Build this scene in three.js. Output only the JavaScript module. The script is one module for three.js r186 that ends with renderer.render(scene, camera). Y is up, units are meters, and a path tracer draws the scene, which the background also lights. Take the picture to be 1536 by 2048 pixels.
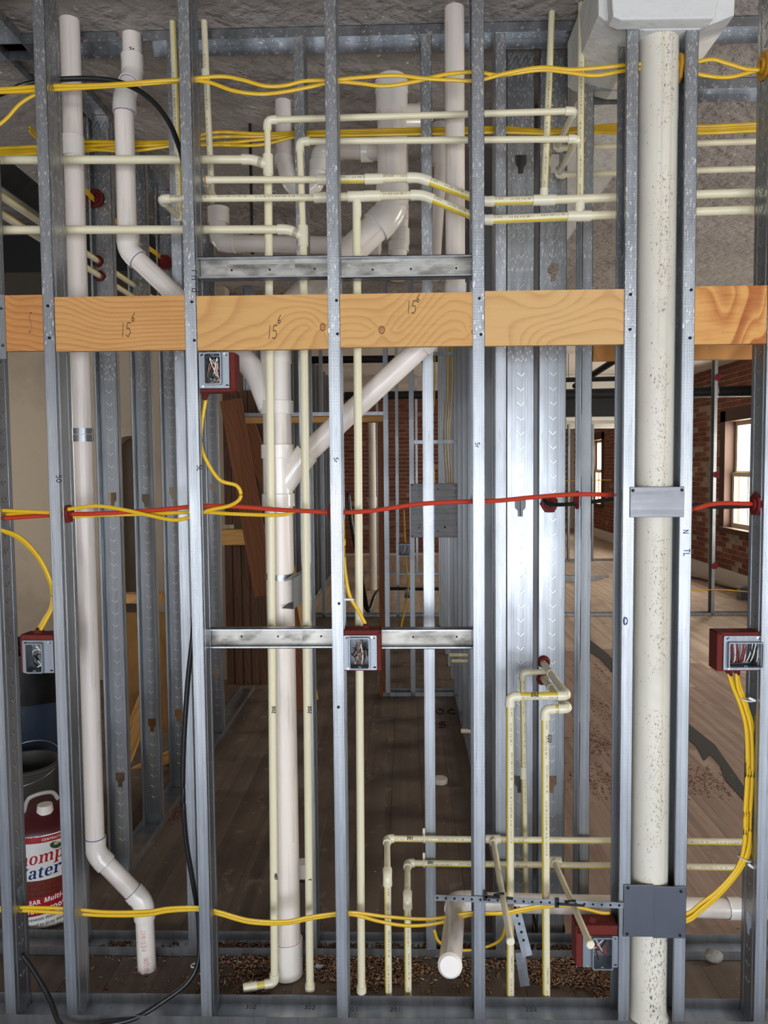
import * as THREE from 'three';
import { mergeGeometries } from 'three/addons/utils/BufferGeometryUtils.js';
import { RoundedBoxGeometry } from 'three/addons/geometries/RoundedBoxGeometry.js';
import { RectAreaLightUniformsLib } from 'three/addons/lights/RectAreaLightUniformsLib.js';

// ---------------------------------------------------------------- camera, sky, daylight, exposure
const scene = new THREE.Scene();
const camera = new THREE.PerspectiveCamera(2 * Math.atan(1024 / 1537) * 180 / Math.PI, 0.75, 0.05, 100);
const D2R = Math.PI / 180;
camera.position.set(1.0238, 1.6627, 2.1884);
camera.rotation.set(-3.3336 * D2R, 1.5191 * D2R, -0.5141 * D2R, 'YXZ');
camera.updateMatrixWorld(true);
scene.add(camera);
scene.background = new THREE.Color().setRGB(0.85, 0.95, 1.1);
const renderer = new THREE.WebGLRenderer({ antialias: true });
renderer.toneMapping = THREE.LinearToneMapping;
renderer.toneMappingExposure = 1.78;
renderer.shadowMap.enabled = true;
RectAreaLightUniformsLib.init();
// daylight entering each window of the floor: [x, y, z, width, height, direction, red, green, blue, strength]
const DAY = [
  // street-side windows behind the camera, in wall_front
  [-0.55, 1.12, 5.12, 1.3, 1.9, 'n', 0.90, 0.97, 1.06, 6.3],
  [1.1, 1.12, 5.12, 1.3, 1.9, 'n', 0.90, 0.97, 1.06, 6.3],
  [2.75, 1.12, 5.12, 1.3, 1.9, 'n', 0.90, 0.97, 1.06, 6.3],
  [4.4, 1.12, 5.12, 1.3, 1.9, 'n', 0.90, 0.97, 1.06, 6.3],
  // added window, unseen, put in to brighten the left room
  [-3.44, 1.6, -2.3, 1.2, 1.3, 'e', 1.0, 0.95, 0.86, 4.5],
  // windows of the brick side wall
  [5.74, 1.53, -0.45, 1.05, 1.5, 'w', 1.0, 0.95, 0.84, 13],
  [5.74, 1.53, -4.3, 1.05, 1.5, 'w', 1.0, 0.95, 0.84, 13],
  [5.74, 1.53, -8.15, 1.05, 1.5, 'w', 1.0, 0.93, 0.80, 13],
  [5.74, 1.53, -12.0, 1.05, 1.5, 'w', 1.0, 0.95, 0.84, 13],
  [5.74, 1.53, -15.85, 1.05, 1.5, 'w', 1.0, 0.93, 0.80, 13],
];
for (const [x, y, z, w, h, dir, r, g, b, s] of DAY) {
  const l = new THREE.RectAreaLight(new THREE.Color().setRGB(r, g, b), s, w, h);
  l.position.set(x, y, z);
  l.lookAt(dir === 'n' ? x : dir === 'e' ? x + 1 : x - 1, y, dir === 'n' ? z - 1 : z);
  l.name = 'daylight';
  scene.add(l);
}

// ---------------------------------------------------------------- helpers
const CEIL = 3.06;
function rng(seed) { let a = seed >>> 0; return () => { a = (a + 0x6D2B79F5) | 0; let t = Math.imul(a ^ (a >>> 15), 1 | a); t = (t + Math.imul(t ^ (t >>> 7), 61 | t)) ^ t; return ((t ^ (t >>> 14)) >>> 0) / 4294967296; }; }
const V = (x, y, z) => new THREE.Vector3(x, y, z);
const F = 1537;
function ray(px, py) { return V(px - 768, -(py - 1024), -F).applyQuaternion(camera.quaternion); }
function A(px, py, z) { const d = ray(px, py); const t = (z - camera.position.z) / d.z; return camera.position.clone().addScaledVector(d, t); }   // pixel -> point on the plane at depth z
function AY(px, py, y) { const d = ray(px, py); const t = (y - camera.position.y) / d.y; return camera.position.clone().addScaledVector(d, t); }  // pixel -> point on the level y
function AX(px, py, x) { const d = ray(px, py); const t = (x - camera.position.x) / d.x; return camera.position.clone().addScaledVector(d, t); }
const used = {};
function numbered(n) { const k = used[n] = (used[n] ?? -1) + 1; return k ? n + '_' + String(k).padStart(3, '0') : n; }
function shadow(o) { o.castShadow = true; o.receiveShadow = true; return o; }
function thing(name, label, category, group, kind) {
  const o = new THREE.Group(); o.name = numbered(name); scene.add(o);
  o.userData.label = label; if (category) o.userData.category = category; if (group) o.userData.group = group; if (kind) o.userData.kind = kind;
  return o;
}
function struct(name, geo, mat) { const o = shadow(new THREE.Mesh(geo, mat)); o.name = name; o.userData.kind = 'structure'; scene.add(o); return o; }
function part(parent, name, geo, mat, label) { const m = shadow(new THREE.Mesh(geo, mat)); m.name = name; if (label) m.userData.label = label; parent.add(m); return m; }
function single(name, geo, mat, label, category, group, kind) {
  const m = shadow(new THREE.Mesh(geo, mat)); m.name = numbered(name); scene.add(m);
  m.userData.label = label; m.userData.category = category; if (group) m.userData.group = group; if (kind) m.userData.kind = kind; return m;
}
function merge(list) { return mergeGeometries(list.map(g => { const q = g.index ? g.toNonIndexed() : g; for (const k of Object.keys(q.attributes)) if (!['position', 'normal', 'uv'].includes(k)) q.deleteAttribute(k); return q; })); }
function planarUV(g) {   // texture coordinates in metres
  const p = g.attributes.position, n = g.attributes.normal, uv = new Float32Array(p.count * 2);
  for (let i = 0; i < p.count; i++) {
    const ax = Math.abs(n.getX(i)), ay = Math.abs(n.getY(i)), az = Math.abs(n.getZ(i));
    if (ax >= ay && ax >= az) { uv[2 * i] = p.getZ(i); uv[2 * i + 1] = p.getY(i); }
    else if (ay >= az) { uv[2 * i] = p.getX(i); uv[2 * i + 1] = p.getZ(i); }
    else { uv[2 * i] = p.getX(i); uv[2 * i + 1] = p.getY(i); }
  }
  g.setAttribute('uv', new THREE.BufferAttribute(uv, 2)); return g;
}
function bx(x0, x1, y0, y1, z0, z1) { const g = new THREE.BoxGeometry(Math.abs(x1 - x0), Math.abs(y1 - y0), Math.abs(z1 - z0)); g.translate((x0 + x1) / 2, (y0 + y1) / 2, (z0 + z1) / 2); return planarUV(g); }
function rbx(x0, x1, y0, y1, z0, z1, r = 0.004, s = 2) { const g = new RoundedBoxGeometry(x1 - x0, y1 - y0, z1 - z0, s, r); g.translate((x0 + x1) / 2, (y0 + y1) / 2, (z0 + z1) / 2); return planarUV(g); }
function upright(g) { const uv = g.attributes.uv; for (let i = 0; i < uv.count; i++) uv.setXY(i, uv.getY(i), uv.getX(i)); return g; }   // grain along the length
// bar of rectangular section between two points
function bar(a, b, w, t, up = V(0, 0, 1)) {
  const d = b.clone().sub(a), L = d.length(); d.normalize();
  const s = new THREE.Vector3().crossVectors(d, up).normalize(), u = new THREE.Vector3().crossVectors(s, d).normalize();
  const g = upright(planarUV(new THREE.BoxGeometry(w, L, t))); g.applyMatrix4(new THREE.Matrix4().makeBasis(s, d, u).setPosition(a.clone().add(b).multiplyScalar(0.5))); return g;
}
function cyl(a, b, r, n = 20, r2 = r, open = false) {
  const d = b.clone().sub(a), L = d.length();
  const g = new THREE.CylinderGeometry(r2, r, L, n, 1, open), uv = g.attributes.uv;
  const side = (n + 1) * 2; for (let i = 0; i < side; i++) uv.setY(i, uv.getY(i) * L);
  g.applyQuaternion(new THREE.Quaternion().setFromUnitVectors(V(0, 1, 0), d.clone().normalize()));
  g.translate((a.x + b.x) / 2, (a.y + b.y) / 2, (a.z + b.z) / 2); return g;
}
function ring(c, dir, R, r, n = 24, m = 6) { const g = new THREE.TorusGeometry(R, r, m, n); g.applyQuaternion(new THREE.Quaternion().setFromUnitVectors(V(0, 0, 1), dir.clone().normalize())); g.translate(c.x, c.y, c.z); return g; }
// swept oval section along a smooth curve, ends closed
function sweep(pts, rx, ry = rx, { seg = 10, per = 10, up = V(0, 1, 0), tension = 0.5 } = {}) {
  const c = new THREE.CatmullRomCurve3(pts, false, 'catmullrom', tension), n = Math.max(2, (pts.length - 1) * per);
  const pos = [], idx = [], uv = []; let len = 0, last = null;
  for (let i = 0; i <= n; i++) {
    const p = c.getPoint(i / n), t = c.getTangent(i / n).normalize();
    let s = new THREE.Vector3().crossVectors(t, up); if (s.lengthSq() < 1e-4) s = new THREE.Vector3().crossVectors(t, V(0, 0, 1)); s.normalize();
    const u = new THREE.Vector3().crossVectors(s, t).normalize();
    if (last) len += p.distanceTo(last); last = p.clone();
    for (let k = 0; k <= seg; k++) { const a = k / seg * Math.PI * 2; const q = p.clone().addScaledVector(s, Math.cos(a) * rx).addScaledVector(u, Math.sin(a) * ry); pos.push(q.x, q.y, q.z); uv.push(k / seg, len); }
  }
  const w = seg + 1;
  for (let i = 0; i < n; i++) for (let k = 0; k < seg; k++) { const a = i * w + k, b = a + w; idx.push(a, a + 1, b, b, a + 1, b + 1); }
  for (const e of [0, n]) { const p = c.getPoint(e / n), k0 = pos.length / 3; pos.push(p.x, p.y, p.z); uv.push(0, 0); for (let k = 0; k < seg; k++) { if (e) idx.push(k0, e * w + k, e * w + k + 1); else idx.push(k0, k + 1, k); } }
  const g = new THREE.BufferGeometry(); g.setAttribute('position', new THREE.Float32BufferAttribute(pos, 3)); g.setAttribute('uv', new THREE.Float32BufferAttribute(uv, 2)); g.setIndex(idx); g.computeVertexNormals(); return g;
}
const PZ = (list, z) => list.map(q => A(q[0], q[1], q[2] ?? z));

// ---------------------------------------------------------------- textures
function tileNoise(n, oct, seed, base = 4) {
  const out = new Float32Array(n * n), R = rng(seed); let amp = 1, tot = 0;
  for (let o = 0; o < oct; o++) {
    const c = base << o; if (c > n) break; const lat = new Float32Array(c * c).map(() => R());
    for (let y = 0; y < n; y++) for (let x = 0; x < n; x++) {
      const fx = x / n * c, fy = y / n * c, x0 = Math.floor(fx), y0 = Math.floor(fy); let tx = fx - x0, ty = fy - y0; tx = tx * tx * (3 - 2 * tx); ty = ty * ty * (3 - 2 * ty);
      const a = lat[y0 % c * c + x0 % c], b = lat[y0 % c * c + (x0 + 1) % c], d = lat[(y0 + 1) % c * c + x0 % c], e = lat[(y0 + 1) % c * c + (x0 + 1) % c];
      out[y * n + x] += amp * (a + (b - a) * tx + (d - a) * ty + (a - b - d + e) * tx * ty);
    }
    tot += amp; amp *= 0.55;
  }
  for (let i = 0; i < out.length; i++) out[i] /= tot; return out;
}
const NS = tileNoise(256, 2, 31, 4);
const NA = tileNoise(512, 7, 11), NB = tileNoise(512, 6, 23, 8), NC = tileNoise(256, 7, 5);
function nz(N, n, x, y) { x = ((x % 1) + 1) % 1 * n; y = ((y % 1) + 1) % 1 * n; const x0 = x | 0, y0 = y | 0, tx = x - x0, ty = y - y0, x1 = (x0 + 1) % n, y1 = (y0 + 1) % n; const a = N[y0 * n + x0], b = N[y0 * n + x1], c = N[y1 * n + x0], d = N[y1 * n + x1]; return a + (b - a) * tx + (c - a) * ty + (a - b - c + d) * tx * ty; }
function tex(w, h, fn, { srgb = true, rep = [1, 1], draw, off } = {}) {
  const cv = document.createElement('canvas'); cv.width = w; cv.height = h; const g = cv.getContext('2d');
  if (fn) { const im = g.createImageData(w, h); for (let y = 0; y < h; y++) for (let x = 0; x < w; x++) { const c = fn(x / w, 1 - y / h, x, y), i = (y * w + x) * 4; im.data[i] = c[0]; im.data[i + 1] = c[1]; im.data[i + 2] = c[2]; im.data[i + 3] = 255; } g.putImageData(im, 0, 0); }
  if (draw) draw(g, w, h);
  const t = new THREE.CanvasTexture(cv); t.wrapS = t.wrapT = THREE.RepeatWrapping; t.repeat.set(...rep); if (off) t.offset.set(...off); if (srgb) t.colorSpace = THREE.SRGBColorSpace; return t;
}
const std = (o) => new THREE.MeshStandardMaterial(o), phys = (o) => new THREE.MeshPhysicalMaterial(o);
const gray = v => [v, v, v];
const clamp = (v, a = 0, b = 255) => Math.max(a, Math.min(b, v));
// paint overspray: white droplets, thick near the ceiling where the ceiling was sprayed
function droplets(g, w, h, n, seed, yOf, smax = 3) { const R = rng(seed); for (let i = 0; i < n; i++) { const x = R() * w, y = yOf(R()) * h, s = 0.4 + R() * R() * smax; g.fillStyle = `rgba(${225 + R() * 20 | 0},${222 + R() * 18 | 0},${215 + R() * 18 | 0},${0.55 + R() * 0.45})`; g.beginPath(); g.ellipse(x, y, s * (0.5 + R() * 0.7), s * (0.6 + R() * 1.3), R() * 3, 0, 7); g.fill(); } }
const galvBase = (u, v) => { const a = nz(NA, 512, u * 0.9, v * 0.23), s = nz(NB, 512, u * 2.7, v * 0.04); const k = 168 + (a - 0.5) * 60 + (s - 0.5) * 46; return [clamp(k - 3), clamp(k), clamp(k + 3)]; };
function galvFull(seed, dens) {   // one stud face, 0.0335 x 3.06 m
  return tex(64, 2048, (u, v) => { const a = nz(NA, 512, u * 0.25 + seed * 0.37, v * 3.1 + seed * 0.21), s = nz(NB, 512, u * 1.4 + seed * 0.11, v * 0.4), d = nz(NC, 256, u * 0.5 + seed * 0.5, v * 5.3); const k = 170 + (a - 0.5) * 54 + (s - 0.5) * 44 - (d > 0.62 ? (d - 0.62) * 130 : 0); return [clamp(k - 3), clamp(k), clamp(k + 3)]; },
    { rep: [1 / 0.0335, 1 / 3.06], draw: (g, w, h) => droplets(g, w, h, dens, 90 + seed, r => r * r * r * 0.34, 4.2) });
}
const knurlTex = tex(64, 64, (u, v) => { const a = (u * 4) % 1 - 0.5, b = (v * 4) % 1 - 0.5, d = Math.hypot(a, b); return gray(d < 0.34 ? 235 * (1 - d / 0.34 * 0.6) : 70); }, { srgb: false, rep: [1 / 0.0168, 1 / 0.0168] });
const galvRough = tex(256, 256, (u, v) => gray(92 + nz(NA, 512, u, v) * 110), { srgb: false, rep: [3, 1.3] });
const galvTile = tex(512, 512, galvBase, { rep: [2, 1] });
const galvSpeckTile = tex(512, 512, galvBase, { rep: [2, 2], draw: (g, w, h) => droplets(g, w, h, 1500, 7, r => r, 5.5) });
const METAL = { metalness: 0.92, roughness: 0.64, roughnessMap: galvRough };
const M = {};
M.stud = [0, 1, 2].map(k => std({ ...METAL, map: galvFull(k, 900), bumpMap: knurlTex, bumpScale: 0.0005 }));
M.studPlain = [0, 1].map(k => std({ ...METAL, map: M.stud[k].map }));
M.galv = std({ ...METAL, map: galvTile });
M.galvKnurl = std({ ...METAL, map: galvTile, bumpMap: knurlTex, bumpScale: 0.0005 });
M.galvSpeck = std({ ...METAL, map: galvSpeckTile });
M.galvDirty = std({ ...METAL, roughness: 0.8, bumpMap: knurlTex, bumpScale: 0.0005, map: tex(512, 128, (u, v) => { const d = nz(NB, 512, u * 1.3, v * 0.5), a = nz(NA, 512, u * 3, v * 2); let k = 178 + (a - 0.5) * 50; if (d > 0.45) k -= (d - 0.45) * 380 * a; return [clamp(k + 4), clamp(k), clamp(k - 8)]; }, { rep: [1.4, 8] }) });
M.plate = std({ metalness: 0.9, roughness: 0.55, map: tex(256, 256, (u, v) => { const k = 142 + (nz(NB, 512, u * 0.05, v * 2) - 0.5) * 40 + (nz(NA, 512, u, v) - 0.5) * 18; return [k, k, k + 3]; }, { rep: [6, 6] }) });
M.plateDark = std({ metalness: 0.8, roughness: 0.62, color: 0x6d7077, roughnessMap: galvRough });
M.boxMetal = std({ metalness: 0.85, roughness: 0.5, map: galvTile, color: 0xe6eaee });
M.screw = std({ metalness: 0.6, roughness: 0.5, color: 0x1c1c1e });
M.screwBright = std({ metalness: 1, roughness: 0.35, color: 0xc8ccd0 });
const pvcMap = tex(256, 512, (u, v) => { const a = nz(NA, 512, u, v * 0.7), d = nz(NB, 512, u * 2, v * 0.25); const k = 1 - (a > 0.6 ? (a - 0.6) * 0.45 : 0) - (d > 0.66 ? (d - 0.66) * 0.6 : 0); return [clamp(236 * k), clamp(224 * k), clamp(213 * k)]; }, { rep: [1, 1.2] });
M.pvc = phys({ map: pvcMap, roughness: 0.36, clearcoat: 0.25, clearcoatRoughness: 0.3 });
M.pvcFit = phys({ color: 0xebe3d9, roughness: 0.26, clearcoat: 0.5, clearcoatRoughness: 0.15 });
M.primer = std({ color: 0x5b4a86, roughness: 0.7 });
M.cpvc = phys({ color: 0xe6dcb9, roughness: 0.38, clearcoat: 0.2, clearcoatRoughness: 0.3 });
M.cpvcFit = phys({ color: 0xe8dfc3, roughness: 0.33, clearcoat: 0.35, clearcoatRoughness: 0.2 });
function printTex(lines, stripe, col = '#e6dcba', ink = '#2c281d') {   // pipe print: u round the pipe (0.5 faces the room), v along it, 0.8 m
  return tex(128, 2048, null, { rep: [1, 1 / 0.8], off: [0.5, 0], draw: (g, w, h) => {
    g.fillStyle = col; g.fillRect(0, 0, w, h);
    if (stripe) { g.fillStyle = '#e0c33c'; g.fillRect(w * stripe[0], 0, w * (stripe[1] - stripe[0]), h); }
    const R = rng(3); g.fillStyle = 'rgba(120,100,60,0.16)'; for (let i = 0; i < 160; i++) g.fillRect(R() * w, R() * h, 1 + R() * 2, 4 + R() * 40);
    g.save(); g.translate(w * 0.5, h); g.rotate(-Math.PI / 2); g.fillStyle = ink; g.font = '15px monospace'; let x = 20; lines.forEach((s, i) => { g.fillText(s, x, (i % 2) * 4 - 1); x += s.length * 9.2 + 50; }); g.restore();
  } });
}
const PR1 = ['FlowGuard Gold', '3/4 CPVC 4120 SDR 11', 'ASTM D 2846 U.S. PAT. NO.', 'ICC-ES PMG 25-50 RATED MADE IN USA 11/20/23 01:04'];
M.cpvcPrint = phys({ map: printTex(PR1, null), roughness: 0.4, clearcoat: 0.2 });
M.cpvcStripe = phys({ map: printTex(PR1, [0.61, 0.71]), roughness: 0.4, clearcoat: 0.2 });
M.cpvcStripeLow = phys({ map: printTex(PR1, [0.6, 0.71]), roughness: 0.4, clearcoat: 0.2 });
M.cpvcStripeBelow = phys({ map: printTex(PR1, [0.535, 0.64]), roughness: 0.4, clearcoat: 0.2 });
M.cpvcStripeWide = phys({ map: printTex(PR1, [0.56, 0.73]), roughness: 0.4, clearcoat: 0.2 });
M.pvcPrint = phys({ map: printTex(['CHARLOTTE PIPE', '2 IN PVC-1120 SCH 40', 'CHARLOTTE PIPE', 'ASTM D 1785'], null, '#ece1d6', '#b0404e'), roughness: 0.36, clearcoat: 0.25 });
M.romex = phys({ color: 0xe2b414, roughness: 0.45, clearcoat: 0.2, map: tex(64, 512, null, { rep: [1, 1 / 0.5], draw: (g, w, h) => { g.fillStyle = '#fff'; g.fillRect(0, 0, w, h); g.save(); g.translate(18, h); g.rotate(-Math.PI / 2); g.fillStyle = '#6a5620'; g.font = '9px sans-serif'; g.fillText('12-2 WITH GROUND TYPE NM-B 600V', 20, 0); g.restore(); } }) });
M.redCable = phys({ color: 0xc23a1e, roughness: 0.45, clearcoat: 0.15 });
M.blackCable = phys({ color: 0x141415, roughness: 0.42, clearcoat: 0.2 });
M.putty = std({ color: 0x6b1f15, roughness: 0.85, bumpMap: tex(256, 256, (u, v) => gray(nz(NA, 512, u * 2, v * 2) * 255), { srgb: false, rep: [12, 12] }), bumpScale: 0.004 });
M.redSeal = std({ color: 0x741414, roughness: 0.7 });
M.zip = std({ color: 0xdedede, roughness: 0.5 });
M.blackPlastic = std({ color: 0x131315, roughness: 0.5 });
M.copper = std({ color: 0xd79a76, metalness: 0.9, roughness: 0.35 });
M.wireWhite = std({ color: 0xe8e4dc, roughness: 0.5 });
M.wireBlack = std({ color: 0x161616, roughness: 0.5 });
M.wireRed = std({ color: 0x8f1620, roughness: 0.5 });
M.columnPaint = std({ roughness: 0.5, map: tex(512, 2048, (u, v, x, y) => {
  const a = nz(NA, 512, u, v * 4), st = nz(NB, 512, u * 3.1, v * 0.3), p = nz(NC, 256, u * 0.5, v * 3); const k = 1 - (a - 0.5) * 0.16; let c = [224, 217, 201].map(q => q * k);
  if (st > 0.58) { const m = (st - 0.58) * 1.6; c = c.map((q, i) => q + ([190, 176, 128][i] - q) * m); } if (p > 0.6) { const m = (p - 0.6) * 1.5; c = c.map((q, i) => q + ([178, 176, 168][i] - q) * m); } return c.map(q => clamp(q)); },
  { rep: [1, 1 / 3.06], off: [0.5, 0], draw: (g, w, h) => { const R = rng(77); for (let i = 0; i < 4200; i++) { const v = R(), band = 0.52 + (nz(NC, 256, 0.3, v * 0.8) - 0.5) * 0.14, u = R() < 0.75 ? band + (R() + R() + R() - 1.5) * 0.09 : R(), s = 0.45 + R() * R() * 1.7; if (nz(NC, 256, u, v * 6) < 0.44) continue; g.fillStyle = R() < 0.6 ? 'rgba(84,70,50,0.7)' : 'rgba(150,96,54,0.6)'; g.beginPath(); g.ellipse(u * w, v * h, s, s * (0.7 + R()), R() * 3, 0, 7); g.fill(); }
    for (let i = 0; i < 60; i++) { const x = (0.3 + R() * 0.4) * w, y = R() * h; g.strokeStyle = 'rgba(90,84,70,0.5)'; g.lineWidth = 0.8; g.beginPath(); g.moveTo(x, y); g.lineTo(x + (R() - 0.5) * 30, y + (R() - 0.5) * 10); g.stroke(); }
    for (let i = 0; i < 170; i++) { const y = h * (0.9 + R() * 0.1), u = 0.46 + R() * 0.2; g.fillStyle = 'rgba(66,60,54,0.7)'; g.beginPath(); g.ellipse(u * w, y, 1 + R() * R() * 6, 0.6 + R() * R() * 3, R() * 3, 0, 7); g.fill(); } } }) });
const orangePeel = tex(512, 512, (u, v) => gray(clamp((nz(NB, 512, u * 2, v * 2) * 0.55 + nz(NA, 512, u * 3, v * 3) * 0.45 - 0.3) * 560)), { srgb: false, rep: [1.6, 1.6] });
M.ceiling = std({ roughness: 0.95, bumpMap: orangePeel, bumpScale: 0.012, map: tex(512, 512, (u, v) => { const k = 158 + (nz(NA, 512, u, v) - 0.5) * 60; return [k, k * 0.95, k * 0.91]; }, { rep: [0.7, 0.7], draw: (g, w, h) => droplets(g, w, h, 500, 4, r => r, 2) }) });  // near ceiling coloured darker to stand for the weaker light there
M.ceilingWhite = std({ roughness: 0.95, color: 0xe4ded4, bumpMap: orangePeel, bumpScale: 0.004 });  // far stretch kept lighter, where more light reaches the ceiling
M.capital = std({ roughness: 0.9, color: 0xd9d8d3, bumpMap: orangePeel, bumpScale: 0.004 });
M.drywall = std({ roughness: 0.95, map: tex(512, 512, (u, v) => { const k = 1 - Math.max(0, nz(NA, 512, u, v) - 0.55) * 0.5; return [176 * k, 160 * k, 140 * k]; }, { rep: [0.5, 0.5] }) });
M.plaster = std({ color: 0xd8d2c6, roughness: 0.95 });
M.white = std({ color: 0xdedbd3, roughness: 0.8 });
M.blackSteel = std({ color: 0x17171a, roughness: 0.55, metalness: 0.3 });
M.glass = phys({ color: 0xffffff, roughness: 0.03, transmission: 1, thickness: 0, ior: 1.5 });
M.sash = std({ color: 0xd9cfb4, roughness: 0.7 });
M.darkTrim = std({ color: 0x4a3022, roughness: 0.6 });

// floor boards: worn, dusty, with old adhesive; area tones also hold some light and shade
function floorTex(seed, c0, c1, c2) { return tex(256, 1024, (u, v) => { const a = nz(NA, 512, u * 0.3 + seed * 0.31, v * 1.1), g = nz(NB, 512, u * 1.7 + seed * 0.2, v * 0.15), d = nz(NC, 256, u * 0.5 + seed * 0.17, v * 2), s = nz(NB, 512, u * 0.9, v * 3 + seed * 0.4); const m = clamp((a - 0.35) * 2.6, 0, 1), k = 0.82 + g * 0.36; let c = c0.map((q, i) => (q + (c1[i] - q) * m) * k); if (d > 0.58) { const w = clamp((d - 0.58) * 4, 0, 1) * 0.6; c = c.map((q, i) => q + (c2[i] - q) * w); } if (s > 0.68) { const w = clamp((s - 0.7) * 4, 0, 0.22); c = c.map((q, i) => q + ([196, 186, 172][i] - q) * w); } return c.map(q => clamp(q)); }, { rep: [1 / 0.5, 1 / 2.2] }); }
M.floorDark = [0, 1, 2].map(k => std({ roughness: 0.72, map: floorTex(k, [92, 78, 67], [116, 100, 87], [72, 60, 52]) }));  // dark tone: part old mastic, part shade of the enclosed corridor
M.floorTan = [0, 1, 2].map(k => std({ roughness: 0.7, map: floorTex(k + 4, [168, 146, 128], [188, 166, 147], [146, 118, 102]) }));
M.floorRed = [0, 1, 2].map(k => std({ roughness: 0.8, map: floorTex(k + 8, [142, 118, 103], [162, 138, 121], [136, 98, 82]) }));
M.floorBounce = [0, 1, 2].map(k => std({ roughness: 0.4, map: floorTex(k + 12, [156, 174, 204], [172, 188, 214], [140, 156, 184]) }));  // unseen boards tinted blue to throw bluish bounce on the lower studs
M.floorBase = std({ roughness: 0.9, color: 0x2a221d });
M.tar = std({ roughness: 0.75, color: 0x2e2b28 });

// softwood and plywood
function woodTex(seed, opt = {}) {
  const { c0 = [224, 176, 118], c1 = [196, 138, 82], freq = 9, warp = 2.2, w = 1024, h = 256, knots = [], bands = 0, draw, rep = [1, 1] } = opt;
  return tex(w, h, (u, v) => {
    const asp = w / h; let yy = v * freq, x = u * asp; let kn = 0;
    for (const [ku, kv, kr] of knots) { const dx = (u - ku) * asp, dy = v - kv, d = Math.hypot(dx, dy * 1.15); yy += Math.exp(-d * d / (kr * kr * 14)) * Math.sign(dy || 1) * 1.6; if (d < kr) kn = Math.max(kn, d > kr * 0.78 ? 1 : 0.35); }
    yy += (nz(NS, 256, x * 0.085 + seed * 0.37, v * 0.13 + seed * 0.19) - 0.5) * warp * 6 + (nz(NC, 256, x * 0.05 + seed * 0.1, v * 0.05) - 0.5) * 0.5;
    const r = yy - Math.floor(yy), line = r < 0.85 ? Math.pow(r / 0.85, 3) : (1 - r) / 0.15, fine = nz(NB, 512, x * 0.12 + seed * 0.3, v * 3.1), st = nz(NA, 512, x * 0.2 + seed * 0.7, v * 0.4);
    let m = clamp(line * 0.6 + (fine - 0.5) * 0.5 + (st - 0.5) * 0.5 + bands * Math.max(0, Math.sin(yy * Math.PI)) * 0.9, 0, 1);
    let c = c0.map((q, i) => q + (c1[i] - q) * m); if (kn) c = c.map((q, i) => q + ([96, 48, 26][i] - q) * kn * 0.85); return [clamp(c[0]), clamp(c[1] * 0.98), clamp(c[2] * 0.87)];
  }, { draw, rep });
}
const lumber = (seed, c0, c1) => std({ roughness: 0.75, map: woodTex(seed, { c0, c1, w: 512, h: 128, freq: 5, warp: 0.8, rep: [1.6, 6] }) });
M.lumberWarm = lumber(3, [206, 160, 104], [172, 118, 66]);
M.lumberBrown = lumber(7, [128, 78, 48], [96, 56, 34]);
M.lumberDark = [5, 9].map(k => lumber(k, [88, 58, 40], [58, 38, 28]));
M.osb = std({ roughness: 0.85, map: tex(512, 512, (u, v) => { const a = nz(NB, 512, u * 2, v * 0.6), b = nz(NA, 512, u, v); const k = 0.7 + a * 0.5; return [170 * k, 122 * k * (0.9 + b * 0.2), 66 * k]; }) });
// marker handwriting: simple strokes in a unit box
const GL = { 0: [[[.3, 1], [.05, .75], [.05, .25], [.3, 0], [.55, .25], [.55, .75], [.3, 1]]], 1: [[[.3, 0], [.3, 1]]], 2: [[[.05, .8], [.3, 1], [.55, .75], [.1, .1], [.05, 0], [.6, .02]]], 3: [[[.05, .9], [.35, 1], [.55, .78], [.25, .55], [.55, .3], [.35, 0], [.05, .1]]], 5: [[[.55, 1], [.15, 1], [.1, .6], [.4, .6], [.55, .3], [.35, 0], [.05, .08]]], 6: [[[.5, 1], [.15, .55], [.1, .15], [.35, 0], [.55, .25], [.35, .45], [.12, .3]]], S: [[[.55, .95], [.3, 1], [.12, .75], [.5, .35], [.35, .02], [.02, 0]]], H: [[[.05, 0], [.05, 1]], [[.55, 0], [.55, 1]], [[.05, .5], [.55, .5]]], O: [[[.3, 1], [.12, .9], [.04, .65], [.04, .35], [.12, .1], [.3, 0], [.48, .1], [.56, .35], [.56, .65], [.48, .9], [.3, 1]]], T: [[[0, 1], [.6, 1]], [[.3, 1], [.3, 0]]], C: [[[.55, .85], [.3, 1], [.05, .5], [.3, 0], [.55, .15]]], L: [[[.05, 1], [.05, 0], [.5, 0]]], D: [[[.05, 0], [.05, 1], [.5, .6], [.45, .2], [.05, 0]]], '-': [[[.1, .5], [.5, .5]]], I: [[[.3, 0], [.3, 1]]], E: [[[.55, 1], [.05, 1], [.05, 0], [.55, 0]], [[.05, .5], [.4, .5]]], U: [[[.05, 1], [.1, .1], [.3, 0], [.5, .1], [.55, 1]]], r: [[[.1, 0], [.1, .6], [.45, .6]]], "'": [[[.3, 1], [.25, .75]]], n: [[[.05, 0], [.05, .6], [.4, .6], [.45, 0]]], d: [[[.5, 1], [.5, 0], [.1, .05], [.1, .5], [.5, .5]]], N: [[[.05, 0], [.05, 1], [.55, 0], [.55, 1]]] };
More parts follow.
